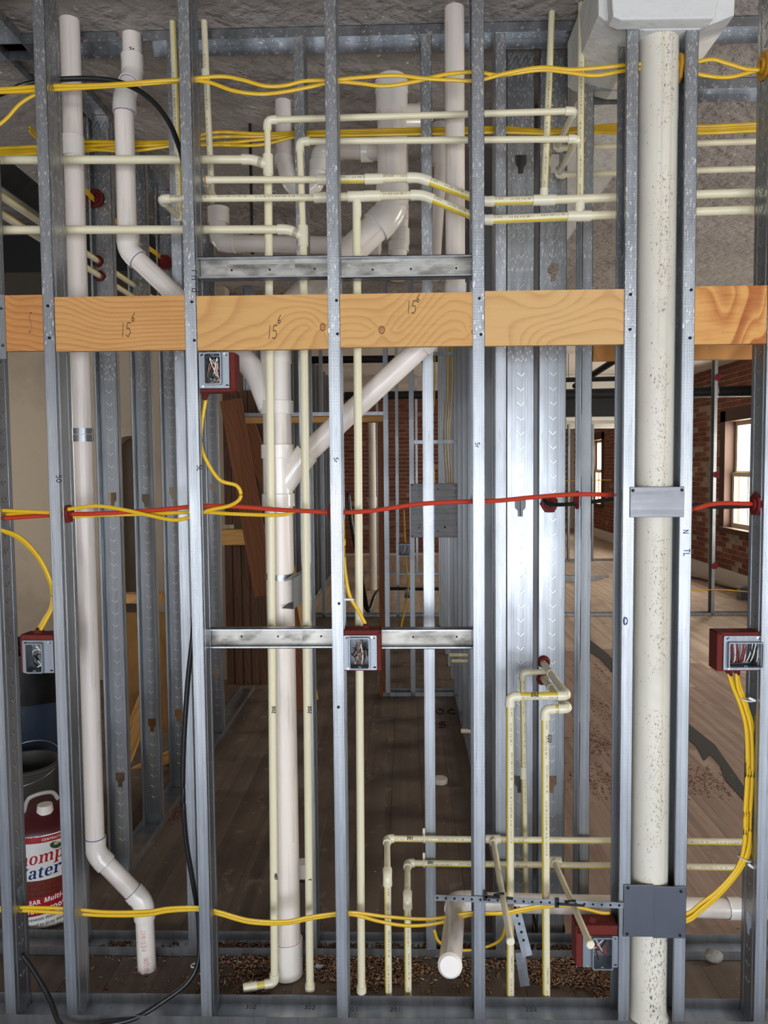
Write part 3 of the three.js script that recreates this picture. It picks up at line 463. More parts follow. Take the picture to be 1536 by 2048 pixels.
// ================================================================ PIPES
class Run {   // one glued-up pipe run: pipes and fittings are its parts
  constructor(name, label, category, group, { r, mat = M.cpvc, fit = M.cpvcFit, n = 18, prim = false } = {}) { this.t = thing(name, label, category, group); Object.assign(this, { r, mat, fit, n, prim }); }
  pipe(a, b, mat = this.mat, r = this.r) { part(this.t, 'pipe', cyl(a, b, r, this.n), mat); return this; }
  path(pts, { mat = this.mat, r = this.r, L = r * 2.6, k = 1.27, mats = [] } = {}) {
    for (let i = 1; i < pts.length; i++) this.pipe(pts[i - 1], pts[i], mats[i - 1] || mat, r);
    for (let i = 1; i < pts.length - 1; i++) this.elbow(pts[i], pts[i - 1].clone().sub(pts[i]).normalize(), pts[i + 1].clone().sub(pts[i]).normalize(), r, L, k); return this;
  }
  elbow(p, d0, d1, r = this.r, L = r * 2.6, k = 1.27) {
    const a = p.clone().addScaledVector(d0, L), b = p.clone().addScaledVector(d1, L), a1 = p.clone().addScaledVector(d0, L * 0.55), b1 = p.clone().addScaledVector(d1, L * 0.55);
    const curve = new THREE.QuadraticBezierCurve3(a1, p, b1), gs = [new THREE.TubeGeometry(curve, 10, r * k * 0.97, this.n, false), cyl(a1, a, r * k, this.n), cyl(b1, b, r * k, this.n)];
    const e = part(this.t, 'elbow', merge(gs), this.fit); if (this.prim) { part(e, 'primer_ring', ring(a, d0, r * 1.0, r * 0.055), M.primer, 'purple primer'); part(e, 'primer_ring', ring(b, d1, r * 1.0, r * 0.055), M.primer, 'purple primer'); } return this;
  }
  tee(p, d, b, { r = this.r, L = r * 2.7, k = 1.27, rb = r, Lb = L } = {}) { part(this.t, 'tee', merge([cyl(p.clone().addScaledVector(d, -L), p.clone().addScaledVector(d, L), r * k, this.n), cyl(p, p.clone().addScaledVector(b, Lb), rb * k, this.n)]), this.fit); return this; }
  coupling(p, d, { r = this.r, L = r * 2.2, k = 1.27, name = 'coupling' } = {}) { const a = p.clone().addScaledVector(d, -L), b = p.clone().addScaledVector(d, L); const c = part(this.t, name, merge([cyl(a, b, r * k, this.n), ring(a, d, r * k * 0.97, r * 0.06), ring(b, d, r * k * 0.97, r * 0.06)]), this.fit); if (this.prim) part(c, 'primer_ring', ring(a, d, r * 1.02, r * 0.05), M.primer, 'purple primer'); return this; }
  cap(p, d, { r = this.r, L = r * 1.8, k = 1.27 } = {}) { part(this.t, 'cap', merge([cyl(p.clone().addScaledVector(d, -L), p, r * k, this.n), cyl(p, p.clone().addScaledVector(d, r * 0.25), r * k, this.n, r * k * 0.8)]), this.fit); return this; }
}
const dir = (a, b) => b.clone().sub(a).normalize();
const UP = V(0, 1, 0), RT = V(1, 0, 0), FW = V(0, 0, 1);
const R2 = 0.0302, R3 = 0.0445, OPT2 = { r: R2, mat: M.pvc, fit: M.pvcFit, n: 28, prim: true }, OPT3 = { r: R3, mat: M.pvc, fit: M.pvcFit, n: 32, prim: false };
const HUB = { L: R2 * 1.5, k: 1.15 };
// tall drain with an offset near the floor
{
  const r = new Run('drain_pipe', 'tall white drain pipe with a purple-ringed coupling and an offset near the floor', 'pipe', null, OPT2), z = -0.262;
  const top = A(139, 34, z), e1 = A(191, 1706, z), e2 = A(288, 1806, z), bt = A(299, 1942, z); top.y = CEIL + 0.02; bt.y = -0.02; bt.x = e2.x + 0.004;
  r.path([top, e1, e2, bt], { ...HUB, L: R2 * 1.75, mats: [M.pvc, M.pvc, M.pvcPrint] });
  r.coupling(A(145.5, 294, z), UP, { L: 0.03, k: 1.14 });
  const cl = A(166, 876, z); part(r.t, 'strap', merge([cyl(cl.clone().add(V(0, 0.012, 0)), cl.clone().add(V(0, 0.03, 0)), R2 + 0.0025, 28, R2 + 0.0025, true), cyl(cl.clone().add(V(0, -0.012, 0)), cl.clone().add(V(0, 0.01, 0)), R2 + 0.003, 28, R2 + 0.003, true)]), M.galv, 'perforated galvanised strap');
}
// second drain: drops from the ceiling, jogs forward, then slants into the stack
const ZS = -0.238;
{
  const r = new Run('drain_pipe', 'white drain pipe jogging below the ceiling, then slanting behind the plywood strip', 'pipe', null, OPT2);
  const a = A(264, 70, -0.35), b = A(266, 150, -0.35), c = A(250, 195, -0.29), d = A(259, 500, -0.29), e = A(440, 676, -0.268);
  a.y = CEIL + 0.02; a.x = b.x; c.x = A(250, 300, -0.29).x; d.x = c.x;
  r.path([a, b, c, d, e], { ...HUB, L: R2 * 1.5 }); r.coupling(A(265, 128, -0.35), UP, { L: 0.025, k: 1.16 }); r.coupling(A(250, 208, -0.29), UP, { L: 0.022, k: 1.15 }); r.coupling(A(256, 474, -0.29), UP, { L: 0.02, k: 1.16 });
  const s = A(264, 112, -0.35); part(r.t, 'sticker', (() => { const g = cyl(s.clone().add(V(0, -0.02, 0)), s.clone().add(V(0, -0.004, 0)), R2 * 1.165, 20, R2 * 1.165, true); return g; })(), M.pvcFit);
  writing(r.t, '3r', A(258, 103, -0.35 + R2 + 0.001), RT, UP, 0.014);
}
// main stack with two wyes
const stackX = A(555, 900, ZS).x;
{
  const r = new Run('soil_stack', 'fat white soil stack with two wye fittings standing behind the cream pipes', 'pipe', null, OPT3);
  const P = y => V(stackX + (y > 1500 ? 0.004 : 0), A(555, y, ZS).y, ZS);
  const top = P(640), bot = P(1900); bot.y = -0.01; r.pipe(top, bot);
  const hub = (y0, y1, k = 1.1) => { const a = P(y0), b = P(y1); part(r.t, 'hub', merge([cyl(b, a, R3 * k, 32), ring(a, UP, R3 * k - 0.001, 0.0016), ring(b, UP, R3 * k - 0.001, 0.0016)]), M.pvcFit); };
  hub(690, 727, 1.09); hub(727, 802, 1.03); hub(803, 828, 1.16); hub(890, 916, 1.16); hub(916, 987, 1.05); hub(988, 1012, 1.16); hub(1878, 1946, 1.13);
  part(r.t, 'wye_branch', merge([sweep([A(420, 658, -0.268), A(452, 688, -0.262), A(486, 716, -0.25), A(514, 752, -0.24), A(540, 815, ZS)], 0.037, 0.037, { seg: 28, up: FW }), sweep([A(430, 667, -0.266), A(452, 688, -0.262), A(470, 702, -0.256)], 0.0395, 0.0395, { seg: 28, up: FW })]), M.pvcFit);
  // right wye: slanted branch up to the tall pipe
  const w = V(stackX, P(985).y, ZS), w2 = A(592, 935, ZS), w3 = A(614, 906, ZS), end = A(866, 672, ZS), up = A(913, 600, ZS), tp = A(912, 18, ZS - 0.012); up.x = A(911, 560, ZS).x; tp.x = up.x; tp.y = CEIL + 0.02;
  const rb = 0.0335; part(r.t, 'wye_branch', merge([cyl(w, w2, rb * 1.1, 28), cyl(w2, w3, rb * 1.17, 28), ring(w3, dir(w2, w3), rb * 1.15, 0.0015)]), M.pvcFit);
  part(r.t, 'pipe', cyl(w3, end, rb, 28), M.pvc); r.elbow(end, dir(end, w3), dir(end, up), rb, 0.05, 1.12); part(r.t, 'pipe', cyl(end, up, rb, 28), M.pvc);
  r.elbow(up, dir(up, end), UP, R2, 0.05, 1.12); part(r.t, 'pipe', cyl(up, tp, R2, 28), M.pvc, 'tall white riser up to the ceiling');
  // top: offset from the fat pipe hung behind the rear wall
  const o1 = A(700, 500, -0.6), o2 = P(650); part(r.t, 'pipe', cyl(o2, o1, R3 * 1.1, 32), M.pvc);
  r.elbow(o2, V(0, -1, 0), dir(o2, o1), R3, 0.07, 1.14);
  // torn strap and bent sheet hanging on the stack
  const s = P(1152); part(r.t, 'strap', cyl(s.clone().add(V(0, -0.009, 0)), s.clone().add(V(0, 0.009, 0)), R3 + 0.002, 32, R3 + 0.002, true), M.galv, 'thin galvanised strap');
}
{ // bent piece of sheet metal caught between the stack and the stud
  const t = thing('bent_sheet', 'bent scrap of galvanised sheet hooked beside the fat white stack', 'sheet metal'); const z = -0.2;
  const quad = (l) => { const s = l.map(q => A(q[0], q[1], q[2])), g = new THREE.BufferGeometry(), n = new THREE.Vector3().crossVectors(s[1].clone().sub(s[0]), s[2].clone().sub(s[0])).normalize().multiplyScalar(0.0012), v = []; const p = s.map(q => q.clone().add(n)), m = s.map(q => q.clone().sub(n)); const tri = (a, b, c) => v.push(a.x, a.y, a.z, b.x, b.y, b.z, c.x, c.y, c.z); tri(p[0], p[1], p[2]); tri(p[0], p[2], p[3]); tri(m[0], m[2], m[1]); tri(m[0], m[3], m[2]); for (let i = 0; i < 4; i++) { const j = (i + 1) % 4; tri(p[i], m[i], p[j]); tri(p[j], m[i], m[j]); } g.setAttribute('position', new THREE.Float32BufferAttribute(v, 3)); g.computeVertexNormals(); return planarUV(g); };
  part(t, 'flap', quad([[568, 1163, z + 0.03], [585, 1150, z], [611, 1138, z - 0.05], [590, 1156, z + 0.01]]), M.galv); part(t, 'sheet', quad([[588, 1156, z + 0.01], [611, 1139, z - 0.05], [609, 1200, z - 0.05], [587, 1218, z + 0.01]]), M.galv); part(t, 'flap', quad([[587, 1218, z + 0.01], [586, 1198, z - 0.04], [579, 1205, z - 0.01], [564, 1216, z + 0.035]]), M.galv);
}
// fat pipe behind the rear wall with its trap and branches
{
  const Z = -0.66, rr = 0.0525, r = new Run('waste_pipe', 'fat glossy white waste pipe with hubs hanging behind the rear wall', 'pipe', null, { ...OPT3, r: rr });
  const x = A(784, 300, Z).x, Y = py => A(784, py, Z).y, P = py => V(x, Y(py), Z), top = P(140); top.y = CEIL + 0.01;
  const el = A(790, 422, Z), di = A(690, 514, Z + 0.02); r.pipe(P(400), top); r.pipe(P(400), el); 
  const hub = (a, b, k = 1.1) => part(r.t, 'hub', merge([cyl(P(b), P(a), rr * k, 32), ring(P(b), UP, rr * k - 0.001, 0.002), ring(P(a), UP, rr * k - 0.001, 0.002)]), M.pvcFit);
  hub(165, 185, 1.13); hub(185, 224, 1.1); hub(374, 402, 1.13); el.x = x;
  r.elbow(el, UP, dir(el, di), rr, 0.085, 1.14); r.pipe(el, di);
  const b0 = V(x, Y(232), Z), b1 = A(842, 232, Z - 0.12); part(r.t, 'side_outlet', merge([cyl(b0, b1, 0.042, 24), new THREE.SphereGeometry(0.047, 20, 14).translate(b1.x, b1.y, b1.z)]), M.pvcFit);
  const ZT = -0.82, t2 = new Run('trap', 'white pipe dropping from the ceiling into a U-shaped trap', 'pipe', null, { ...OPT2, prim: false });
  const q = [A(566, 200, ZT), A(567, 318, ZT), A(581, 366, ZT), A(608, 384, ZT), A(631, 366, ZT), A(637, 322, ZT), A(644, 304, ZT), A(668, 301, ZT), A(768, 305, ZT + 0.08)]; q[0].y = CEIL + 0.01; q[1].x = q[0].x;
  t2.pipe(q[0], q[1]); part(t2.t, 'bend', sweep([q[1], q[2], q[3], q[4], q[5], q[6], q[7]], R2 * 1.08, R2 * 1.08, { seg: 22, per: 8, up: V(0, 0, 1) }), M.pvcFit); t2.pipe(q[7], q[8]);
  t2.coupling(A(567, 322, ZT), UP, { L: 0.016, k: 1.18 }); t2.coupling(A(637, 334, ZT), UP, { L: 0.02, k: 1.2 }); t2.coupling(A(672, 301, ZT), RT, { L: 0.025, k: 1.18 }); t2.coupling(A(733, 304, ZT + 0.05), RT, { L: 0.02, k: 1.2 });
  const e = new Run('waste_pipe', 'white waste pipe turning level below the ceiling with a black strap', 'pipe', null, { r: 0.034, mat: M.pvc, fit: M.pvcFit, n: 26 }), ZE = -1.0;
  const w = [A(436, 428, ZE), A(438, 486, ZE), A(760, 492, ZE + 0.1)]; e.path(w, { L: 0.07, k: 1.14 }); e.coupling(A(437, 432, ZE), UP, { L: 0.03, k: 1.3 }); e.coupling(A(474, 487, ZE), RT, { L: 0.03, k: 1.12 });
  part(e.t, 'hanger_strap', merge([ring(A(504, 488, ZE), RT, 0.037, 0.006), bar(A(504, 470, ZE), V(A(504, 470, ZE).x, CEIL, ZE), 0.012, 0.002)]), M.blackPlastic, 'black hanger strap');
  const g1 = new Run('vent_pipe', 'grey shaded pipe slanting behind the tall white riser', 'pipe', null, { r: 0.033, mat: M.pvc, fit: M.pvcFit, n: 22 }); g1.pipe(A(885, 236, -1.05), A(878, 330, -1.05)).pipe(A(882, 325, -1.05), A(866, 560, -1.0), M.pvc, 0.026); g1.coupling(A(880, 245, -1.05), UP, { L: 0.03, k: 1.15 });
  const g2 = new Run('vent_pipe', 'grey shaded pipe with a sweep fitting under the fat waste pipe', 'pipe', null, { r: 0.034, mat: M.pvc, fit: M.pvcFit, n: 22 }); g2.pipe(V(A(801, 440, -1.1).x, CEIL, -1.1), A(801, 440, -1.1)).pipe(A(801, 440, -1.1), A(795, 560, -1.1)).coupling(A(800, 474, -1.1), UP, { L: 0.03, k: 1.2 }).coupling(A(797, 494, -1.1), UP, { L: 0.018, k: 1.3 });
}
// cream supply pipes: thin 1/2 in and thicker 3/4 in
const rT = 0.0096, rK = 0.0122, OT = { r: rT, n: 16 }, OK = { r: rK, n: 18 };
const ZA = -0.16, ZB = -0.134;
{ // supply A: level from the left into a tee, riser down to the floor elbow
  const r = new Run('supply_pipe', 'cream supply pipe run with a floor elbow, in front of the fat stack', 'pipe', null, OK);
  const tee = A(536, 330, ZA), l = A(-60, 320, ZA), m = A(505, 319, ZA), top = A(536, 240, ZA), rt = A(1148, 222, ZA), bk = A(1112, 297, -0.44), e2 = A(1700, 276, -0.44), bt = A(549, 1966, ZA), lf = A(488, 1976, -0.135);
  top.x = tee.x; r.path([l, m, tee]); r.tee(tee, UP, dir(tee, m), { L: 0.03 });
  r.pipe(tee, top, M.cpvc, rT); r.elbow(top, V(0, -1, 0), dir(top, rt), rT, 0.03, 1.35); r.pipe(top, rt, M.cpvc, rT); r.elbow(rt, dir(rt, top), dir(rt, bk), rT, 0.026, 1.35);
  r.pipe(rt, bk, M.cpvcPrint, rT); r.elbow(bk, dir(bk, rt), RT, rT, 0.022, 1.35); r.pipe(bk, e2, M.cpvc, rT);
  r.pipe(tee, bt); r.elbow(bt, dir(bt, tee), dir(bt, lf), rK, 0.032); r.pipe(bt, lf, M.cpvcStripeWide); r.cap(lf, dir(bt, lf), { L: 0.04, k: 1.2 });
  writing(r.t, '302', A(544, 1412, ZA + rK), V(0, -1, 0), RT, 0.011); writing(r.t, 'HOT', A(549, 1748, ZA + rK), V(0, -1, 0), RT, 0.009);
}
{ // supply B
  const r = new Run('supply_pipe', 'cream supply pipe run ending in a capped foot left of the middle stud', 'pipe', null, OK);
  const tee = A(606, 472, ZB), l = A(-60, 460, ZB), m = A(577, 459, ZB), top = A(599, 283, ZB), rt = A(1154, 278, ZB), bk = A(1116, 350, -0.44), e2 = A(1700, 331, -0.44), bt = A(620, 1980, ZB);
  r.path([l, m, tee]); r.tee(tee, UP, dir(tee, m), { L: 0.03 }); r.pipe(tee, top, M.cpvc, rT); r.elbow(top, dir(top, tee), dir(top, rt), rT, 0.03, 1.35); r.pipe(top, rt, M.cpvc, rT); r.elbow(rt, dir(rt, top), dir(rt, bk), rT, 0.026, 1.35);
  r.pipe(rt, bk, M.cpvcPrint, rT); r.elbow(bk, dir(bk, rt), RT, rT, 0.022, 1.35); r.pipe(bk, e2, M.cpvc, rT); r.pipe(tee, bt); r.cap(bt, V(0, -1, 0), { L: 0.02 });
  writing(r.t, '302', A(616, 1412, ZB + rK), V(0, -1, 0), RT, 0.011); writing(r.t, 'C', A(617, 1758, ZB + rK), V(0, -1, 0), RT, 0.009);
}
const ZD = -0.107, ZU = -0.27;
{ // supply C: upper of the two kinked lines
  const r = new Run('supply_pipe', 'upper of two cream supply lines that kink down beside the white riser', 'pipe', null, OK);
  const b = A(424, 402, ZU), l = A(409, 360, ZD), k1 = A(838, 355, ZD), k2 = A(966, 403, ZD), t = A(1088, 400, ZD), e = A(1700, 378, ZD), u = A(1104, 25, -0.284), r0 = A(408, 42, -0.284);
  u.y = CEIL + 0.01; r0.y = CEIL + 0.01;
  r.pipe(b, r0, M.cpvcPrint, rT * 1.02); r.coupling(A(411, 148, -0.28), UP, { r: rT, L: 0.012 }); r.elbow(b, UP, dir(b, l), rT, 0.025, 1.3); r.pipe(b, l, M.cpvcPrint, rT); r.elbow(l, dir(l, b), RT, rT, 0.022, 1.3);
  const c1 = A(652, 359, ZD), c2 = A(748, 358, ZD); r.pipe(l, c1, M.cpvc, rT * 1.05); r.pipe(c1, c2, M.cpvcStripeLow); r.pipe(c2, k1, M.cpvcPrint); r.coupling(c1, RT, { L: 0.024, k: 1.3 }); r.coupling(c2, RT, { L: 0.026 });
  r.elbow(k1, dir(k1, c2), dir(k1, k2), rK, 0.035); r.pipe(k1, k2, M.cpvcStripeWide); r.elbow(k2, dir(k2, k1), RT, rK, 0.032); r.pipe(k2, t, M.cpvcStripeLow); r.tee(t, RT, UP, { L: 0.032, rb: rT }); r.pipe(t, e); r.pipe(t, u, M.cpvcStripe, rT * 1.05);
}
{ // supply D: lower line with a drop
  const r = new Run('supply_pipe', 'lower of two kinked cream supply lines, with a capped drop', 'pipe', null, OK);
  const b = A(360, 438, ZU), l = A(322, 398, ZD), t1 = A(713, 393, ZD), k1 = A(845, 390, ZD), k2 = A(964, 440, ZD), t = A(1158, 432, ZD), e = A(1700, 412, ZD), u = A(1163, 8, -0.243), r0 = A(345, 45, -0.284), bt = A(723, 1984, ZD);
  u.y = CEIL + 0.01; r0.y = CEIL + 0.01;
  r.pipe(b, r0, M.cpvcStripe, rT); r.elbow(b, UP, dir(b, l), rT, 0.022, 1.3); r.pipe(b, l, M.cpvcPrint, rT); r.elbow(l, dir(l, b), RT, rT, 0.03, 1.4);
  const c1 = A(644, 395, ZD), c0 = A(694, 394, ZD); r.pipe(l, c1, M.cpvcPrint, rT * 1.05); r.pipe(c1, t1, M.cpvc); r.coupling(c1, RT, { L: 0.022 }); r.tee(t1, RT, V(0, -1, 0), { L: 0.026, rb: rT }); r.coupling(A(745, 392, ZD), RT, { L: 0.024, k: 1.3 });
  r.pipe(t1, k1, M.cpvcPrint); r.elbow(k1, dir(k1, t1), dir(k1, k2), rK, 0.035); r.pipe(k1, k2, M.cpvcStripeWide); r.elbow(k2, dir(k2, k1), RT, rK, 0.032); r.pipe(k2, t, M.cpvcStripeLow); r.tee(t, RT, UP, { L: 0.034, rb: rT }); r.pipe(t, e);
  const te = A(1160, 408, ZD); r.pipe(te, u, M.cpvcStripe, rT * 1.05); r.coupling(A(1160, 412, ZD), UP, { r: rT, L: 0.012, k: 1.4 });
  r.coupling(A(714, 420, ZD), UP, { r: rT, L: 0.018, k: 1.35 }); r.pipe(t1, bt, M.cpvc, rK); r.cap(bt, V(0, -1, 0), { L: 0.02 });
}
// low pair of lines with stub-outs
{
  const mk = (label, ye, xe, xv, yv, zH, zV, stubFrom, stubTo, yr, mark) => {
    const r = new Run('supply_pipe', label, 'pipe', null, OT), e = A(xe, ye, zH), f = A(xv, yv, zV), b = V(f.x, 0.0, zV), rt = A(1700, yr, zH);
    r.elbow(e, RT, dir(e, f), rT * 1.1, 0.024, 1.35); r.pipe(e, rt, M.cpvcStripeBelow, rT * 1.08); r.pipe(e, f, M.cpvcPrint, rT * 1.05); r.elbow(f, dir(f, e), V(0, -1, 0), rT * 1.08, 0.03, 1.4); r.pipe(f, b, M.cpvcStripe, rT * 1.15);
    const s0 = A(...stubFrom, zH), s1 = A(...stubTo); r.tee(s0, RT, dir(s0, s1), { L: 0.024, k: 1.35, r: rT * 1.05 }); r.pipe(s0, s1, M.cpvcPrint, rT * 0.95); r.cap(s1, dir(s0, s1), { r: rT, L: 0.008, k: 1.18 });
    for (const x of [848 + (ye > 1700 ? 0 : 0)]) { const c = A(x, ye, zH); part(r.t, 'clip', merge([ring(c, RT, rT * 1.25, 0.003), bx(c.x - 0.004, c.x + 0.004, c.y, c.y + 0.03, c.z - 0.012, c.z - 0.008)]), M.cpvcFit); }
    writing(r.t, mark, A(xe + 40, ye + 2, zH + rT * 1.1), RT, UP, 0.01); return r;
  };
  mk('upper of two low cream lines, with a stub-out held by a black clip', 1677, 774, 775, 1752, -0.3, -0.12, [986, 1678], [1021, 1884, 0.2], 1686, '201');
  mk('lower of two low cream lines, with a stub-out in front of the open box', 1726, 815, 815, 1798, -0.31, -0.13, [1108, 1722], [1181, 1890, 0.19], 1738, '201');
}
// pair coming through the embossed stud, turning down to the floor
{
  const mk = (label, s0, s1, xl, yl, xb, zS, zF, mark) => { const r = new Run('supply_pipe', label, 'pipe', null, { r: 0.0118, n: 18 }); const a = A(...s0, zS), b = A(...s1, zF), c = A(xl, yl, zF), d = V(A(xb, 1900, zF).x, 0, zF); r.path([a, b, c, d], { L: 0.03, k: 1.27, mats: [M.cpvcPrint, M.cpvcStripeWide, M.cpvcStripe] }); r.coupling(a.clone().lerp(b, 0.35), dir(a, b), { L: 0.008, k: 1.3 }); if (mark) writing(r.t, mark, A(...mark === '202' ? [1062, 1393] : [1096, 1470], zF + 0.0125), mark === '202' ? RT : V(0, -1, 0), mark === '202' ? UP : RT, 0.011); return r; };
  const r1 = mk('cream supply pipe marked 202 turning from the red collar down to the floor', [1086, 1326], [1134, 1391], 1020, 1393, 1021, -0.47, -0.11, '202');
  mk('cream supply pipe turning from the lower red collar down to the floor', [1086, 1356], [1136, 1417], 1090, 1419, 1093, -0.47, -0.115, '020');
  const r3 = new Run('supply_pipe', 'thin printed cream pipe standing close to the embossed stud', 'pipe', null, OT), a = A(1090, 1343, -0.4), b = A(1045, 1346, -0.4), c = A(1052, 1800, -0.4); r3.path([a, b, c], { L: 0.024, k: 1.35, mats: [M.cpvc, M.cpvcStripe] }); r3.coupling(A(1047, 1545, -0.4), UP, { L: 0.02 });
  for (const [px, py] of [[1088, 1324], [1085, 1358]]) { const p = A(px, py, -0.472); single('pipe_collar', merge([ring(p, FW, 0.015, 0.007), ring(p.clone().add(V(0, 0, 0.006)), FW, 0.014, 0.004)]), M.redSeal, (py < 1340 ? 'upper' : 'lower') + ' dark red collar round a pipe in the embossed stud', 'collar', 'red collars in the embossed stud'); }
}
// low drain with a capped stub towards the room
{
  const r = new Run('drain_pipe', 'low white drain pipe with a capped stub pointing into the room', 'pipe', null, OPT2), z = -0.25;
  const e = A(912, 1803, z), rt = A(1660, 1822, z), st = A(900, 1931, 0.27); r.path([rt, e, st], { L: 0.055, k: 1.15, mats: [M.pvc, M.pvcPrint] }); r.coupling(A(1468, 1817, z), RT, { L: 0.02, k: 1.14 });
  r.coupling(e.clone().lerp(st, 0.12), dir(e, st), { L: 0.012, k: 1.16 }); r.cap(st, dir(e, st), { L: 0.006, k: 1.05 });
}
// perforated strap that holds the stub-outs
{
  const t = thing('hanger_strap', 'perforated galvanised strap spanning the low stub-outs', 'strap'), a = A(866, 1795, 0.003), b = A(1247, 1811, 0.006); part(t, 'band', bar(a, b, 0.018, 0.0016), M.galv);
  const gs = []; for (let k = 0; k < 22; k++) { const p = a.clone().lerp(b, (k + 0.5) / 22); gs.push(cyl(p, p.clone().add(V(0, 0, 0.0014)), 0.0036, 10)); } part(t, 'perforations', merge(gs), M.screw);
  for (const [px, py, sx] of [[998, 1789, 970], [1141, 1803, 1113]]) { const p = A(px, py, 0.012), g = [ring(p, V(0.15, -0.8, 0.6).normalize(), 0.0135, 0.0035), bar(A(sx, py + 4, 0.006), A(px + 28, py + 8, 0.006), 0.007, 0.004), bx(A(sx, py, 0).x - 0.006, A(sx, py, 0).x + 0.006, A(sx, py, 0).y - 0.014, A(sx, py, 0).y + 0.014, 0.003, 0.008)]; single('pipe_clip', merge(g), M.blackPlastic, 'black plastic clip on the perforated strap, holding the ' + (px < 1100 ? 'stub-out beside the capped drain' : 'stub-out over the open box'), 'clip'); }
  const q = thing('metal_bracket', 'loose galvanised strip leaning below the perforated strap', 'bracket'); part(q, 'strip', bar(A(1030, 1815, -0.06), A(1055, 1912, -0.05), 0.03, 0.002), M.galv); part(q, 'strip', bar(A(1040, 1905, -0.1), A(1050, 1972, -0.1), 0.03, 0.002), M.galv); const p0 = A(1030, 1815, -0.058), p1 = A(1047, 1880, -0.053); for (let k = 0; k < 5; k++) { const p = p0.clone().lerp(p1, k / 4); part(q, 'hole', cyl(p, p.clone().add(V(0, 0, 0.002)), 0.004, 8), M.screw); }
}

// ================================================================ CABLES
const cable = (name, label, cat, pts, z, m, rx, ry, group, opt) => single(name, sweep(PZ(pts, z), rx, ry, opt), m, label, cat, group);
const yel = (label, pts, z = -0.046, group, ry = 0.0056, rx = 0.0034) => cable('yellow_cable', label, 'cable', pts, z, M.romex, rx, ry, group);
const topG = 'yellow cables threaded high through the near wall';
yel('yellow flat cable high in the near wall, upper strand of the wavy pair', [[-80, 176], [0, 178], [90, 172], [200, 170], [300, 163], [365, 159], [440, 153], [485, 160], [530, 172], [570, 171], [610, 162], [665, 160], [720, 155], [790, 151], [850, 157], [900, 160], [955, 161], [1010, 147], [1080, 135], [1150, 139], [1245, 131], [1290, 127], [1325, 122], [1365, 130], [1420, 119], [1455, 127], [1500, 139], [1560, 138]]);
yel('yellow flat cable high in the near wall, lower strand of the wavy pair', [[-80, 182], [0, 184], [90, 180], [200, 174], [300, 167], [365, 161], [415, 164], [465, 181], [515, 188], [560, 185], [620, 174], [670, 164], [720, 167], [770, 172], [830, 163], [890, 149], [950, 144], [1000, 150], [1080, 140], [1130, 144], [1190, 151], [1250, 141], [1290, 136], [1325, 126], [1365, 138], [1410, 151], [1460, 154], [1520, 140], [1560, 140]], -0.05);
yel('third yellow flat cable resting on the pair left of the tall drain pipe', [[-80, 186], [60, 183], [140, 176], [230, 171], [330, 165], [372, 160]], -0.054);
cable('yellow_cable', 'short yellow cable curling down from the high pair at the left edge', 'cable', [[-30, 270], [10, 240], [40, 208], [70, 190], [95, 186], [98, 192], [93, 194]], -0.06, M.romex, 0.0034, 0.0056);
const rearC = 'yellow cables threaded through the rear wall';
for (let k = 0; k < 4; k++) { const o = [-6, 0, 5, 9][k], R = rng(k + 3), j = () => (R() - 0.5) * 9; yel(['topmost', 'second highest', 'second lowest', 'lowest'][k] + ' yellow flat cable of the bundle strung through the rear wall', [[-60, 305 + o], [90, 296 + o + j()], [170, 294 + o + j()], [260, 291 + o + j() * 1.4], [350, 286 + o * 0.6], [430, 278 + o * 1.6 + j()], [520, 275 + o * 1.6 + j()], [600, 268 + o * 0.5], [700, 266 + o * 0.7 + j() * 0.5], [860, 262 + o * 0.6], [1000, 259 + o * 0.6], [1090, 264 + o * 0.5 + j() * 0.4], [1165, 259 + o * 0.5], [1240, 256 + o], [1400, 258 + o * 0.9], [1510, 253 + o * 0.9], [1600, 250 + o]], -0.372 + 0.004 * k, rearC); }
yel('yellow cable waving below the red cable at mid height, left of the wired box stud', [[-60, 1018], [10, 1021], [100, 1025], [128, 1020], [190, 1012], [245, 1019], [300, 1031], [350, 1040], [392, 1031], [420, 1020], [460, 1011], [481, 995], [474, 972], [440, 960], [415, 925], [402, 890], [404, 845], [412, 797]], -0.03);
yel('yellow cable running straight beside the red cable at mid height', [[-60, 1028], [10, 1029], [100, 1028], [130, 1034], [200, 1030], [300, 1028], [395, 1024], [470, 1028], [560, 1030], [592, 1022], [625, 1023], [672, 1026]], -0.052);
yel('yellow cable drooping from the left stud into the red-topped box, outer strand', [[-20, 1058], [10, 1062], [45, 1078], [80, 1118], [104, 1170], [106, 1210], [92, 1240], [80, 1262]], -0.02, 'yellow cables drooping into the red-topped box');
yel('yellow cable drooping from the left stud into the red-topped box, inner strand', [[-20, 1061], [10, 1064], [45, 1082], [80, 1122], [102, 1172], [103, 1212], [88, 1240], [75, 1262]], -0.032, 'yellow cables drooping into the red-topped box');
yel('yellow cable hanging down to the box on the middle stud', [[687, 1040], [688, 1090], [690, 1140], [699, 1190], [717, 1222], [733, 1252]], -0.03);
yel('low yellow cable across the left bays, upper strand', [[-60, 1816], [35, 1815], [130, 1817], [210, 1824], [290, 1823], [340, 1816], [400, 1815], [440, 1824], [500, 1840], [570, 1843], [630, 1832], [700, 1825], [770, 1833], [840, 1838], [890, 1835], [940, 1826], [1000, 1826], [1060, 1815], [1120, 1806], [1180, 1808], [1222, 1812]], -0.046);
yel('low yellow cable across the left bays, lower strand', [[-60, 1822], [35, 1821], [130, 1826], [210, 1831], [290, 1830], [340, 1822], [400, 1820], [440, 1829], [500, 1845], [570, 1847], [630, 1836], [700, 1829], [760, 1843], [810, 1851], [860, 1849], [910, 1838], [950, 1829], [1020, 1826], [1080, 1815], [1140, 1812], [1200, 1825], [1220, 1826]], -0.056);
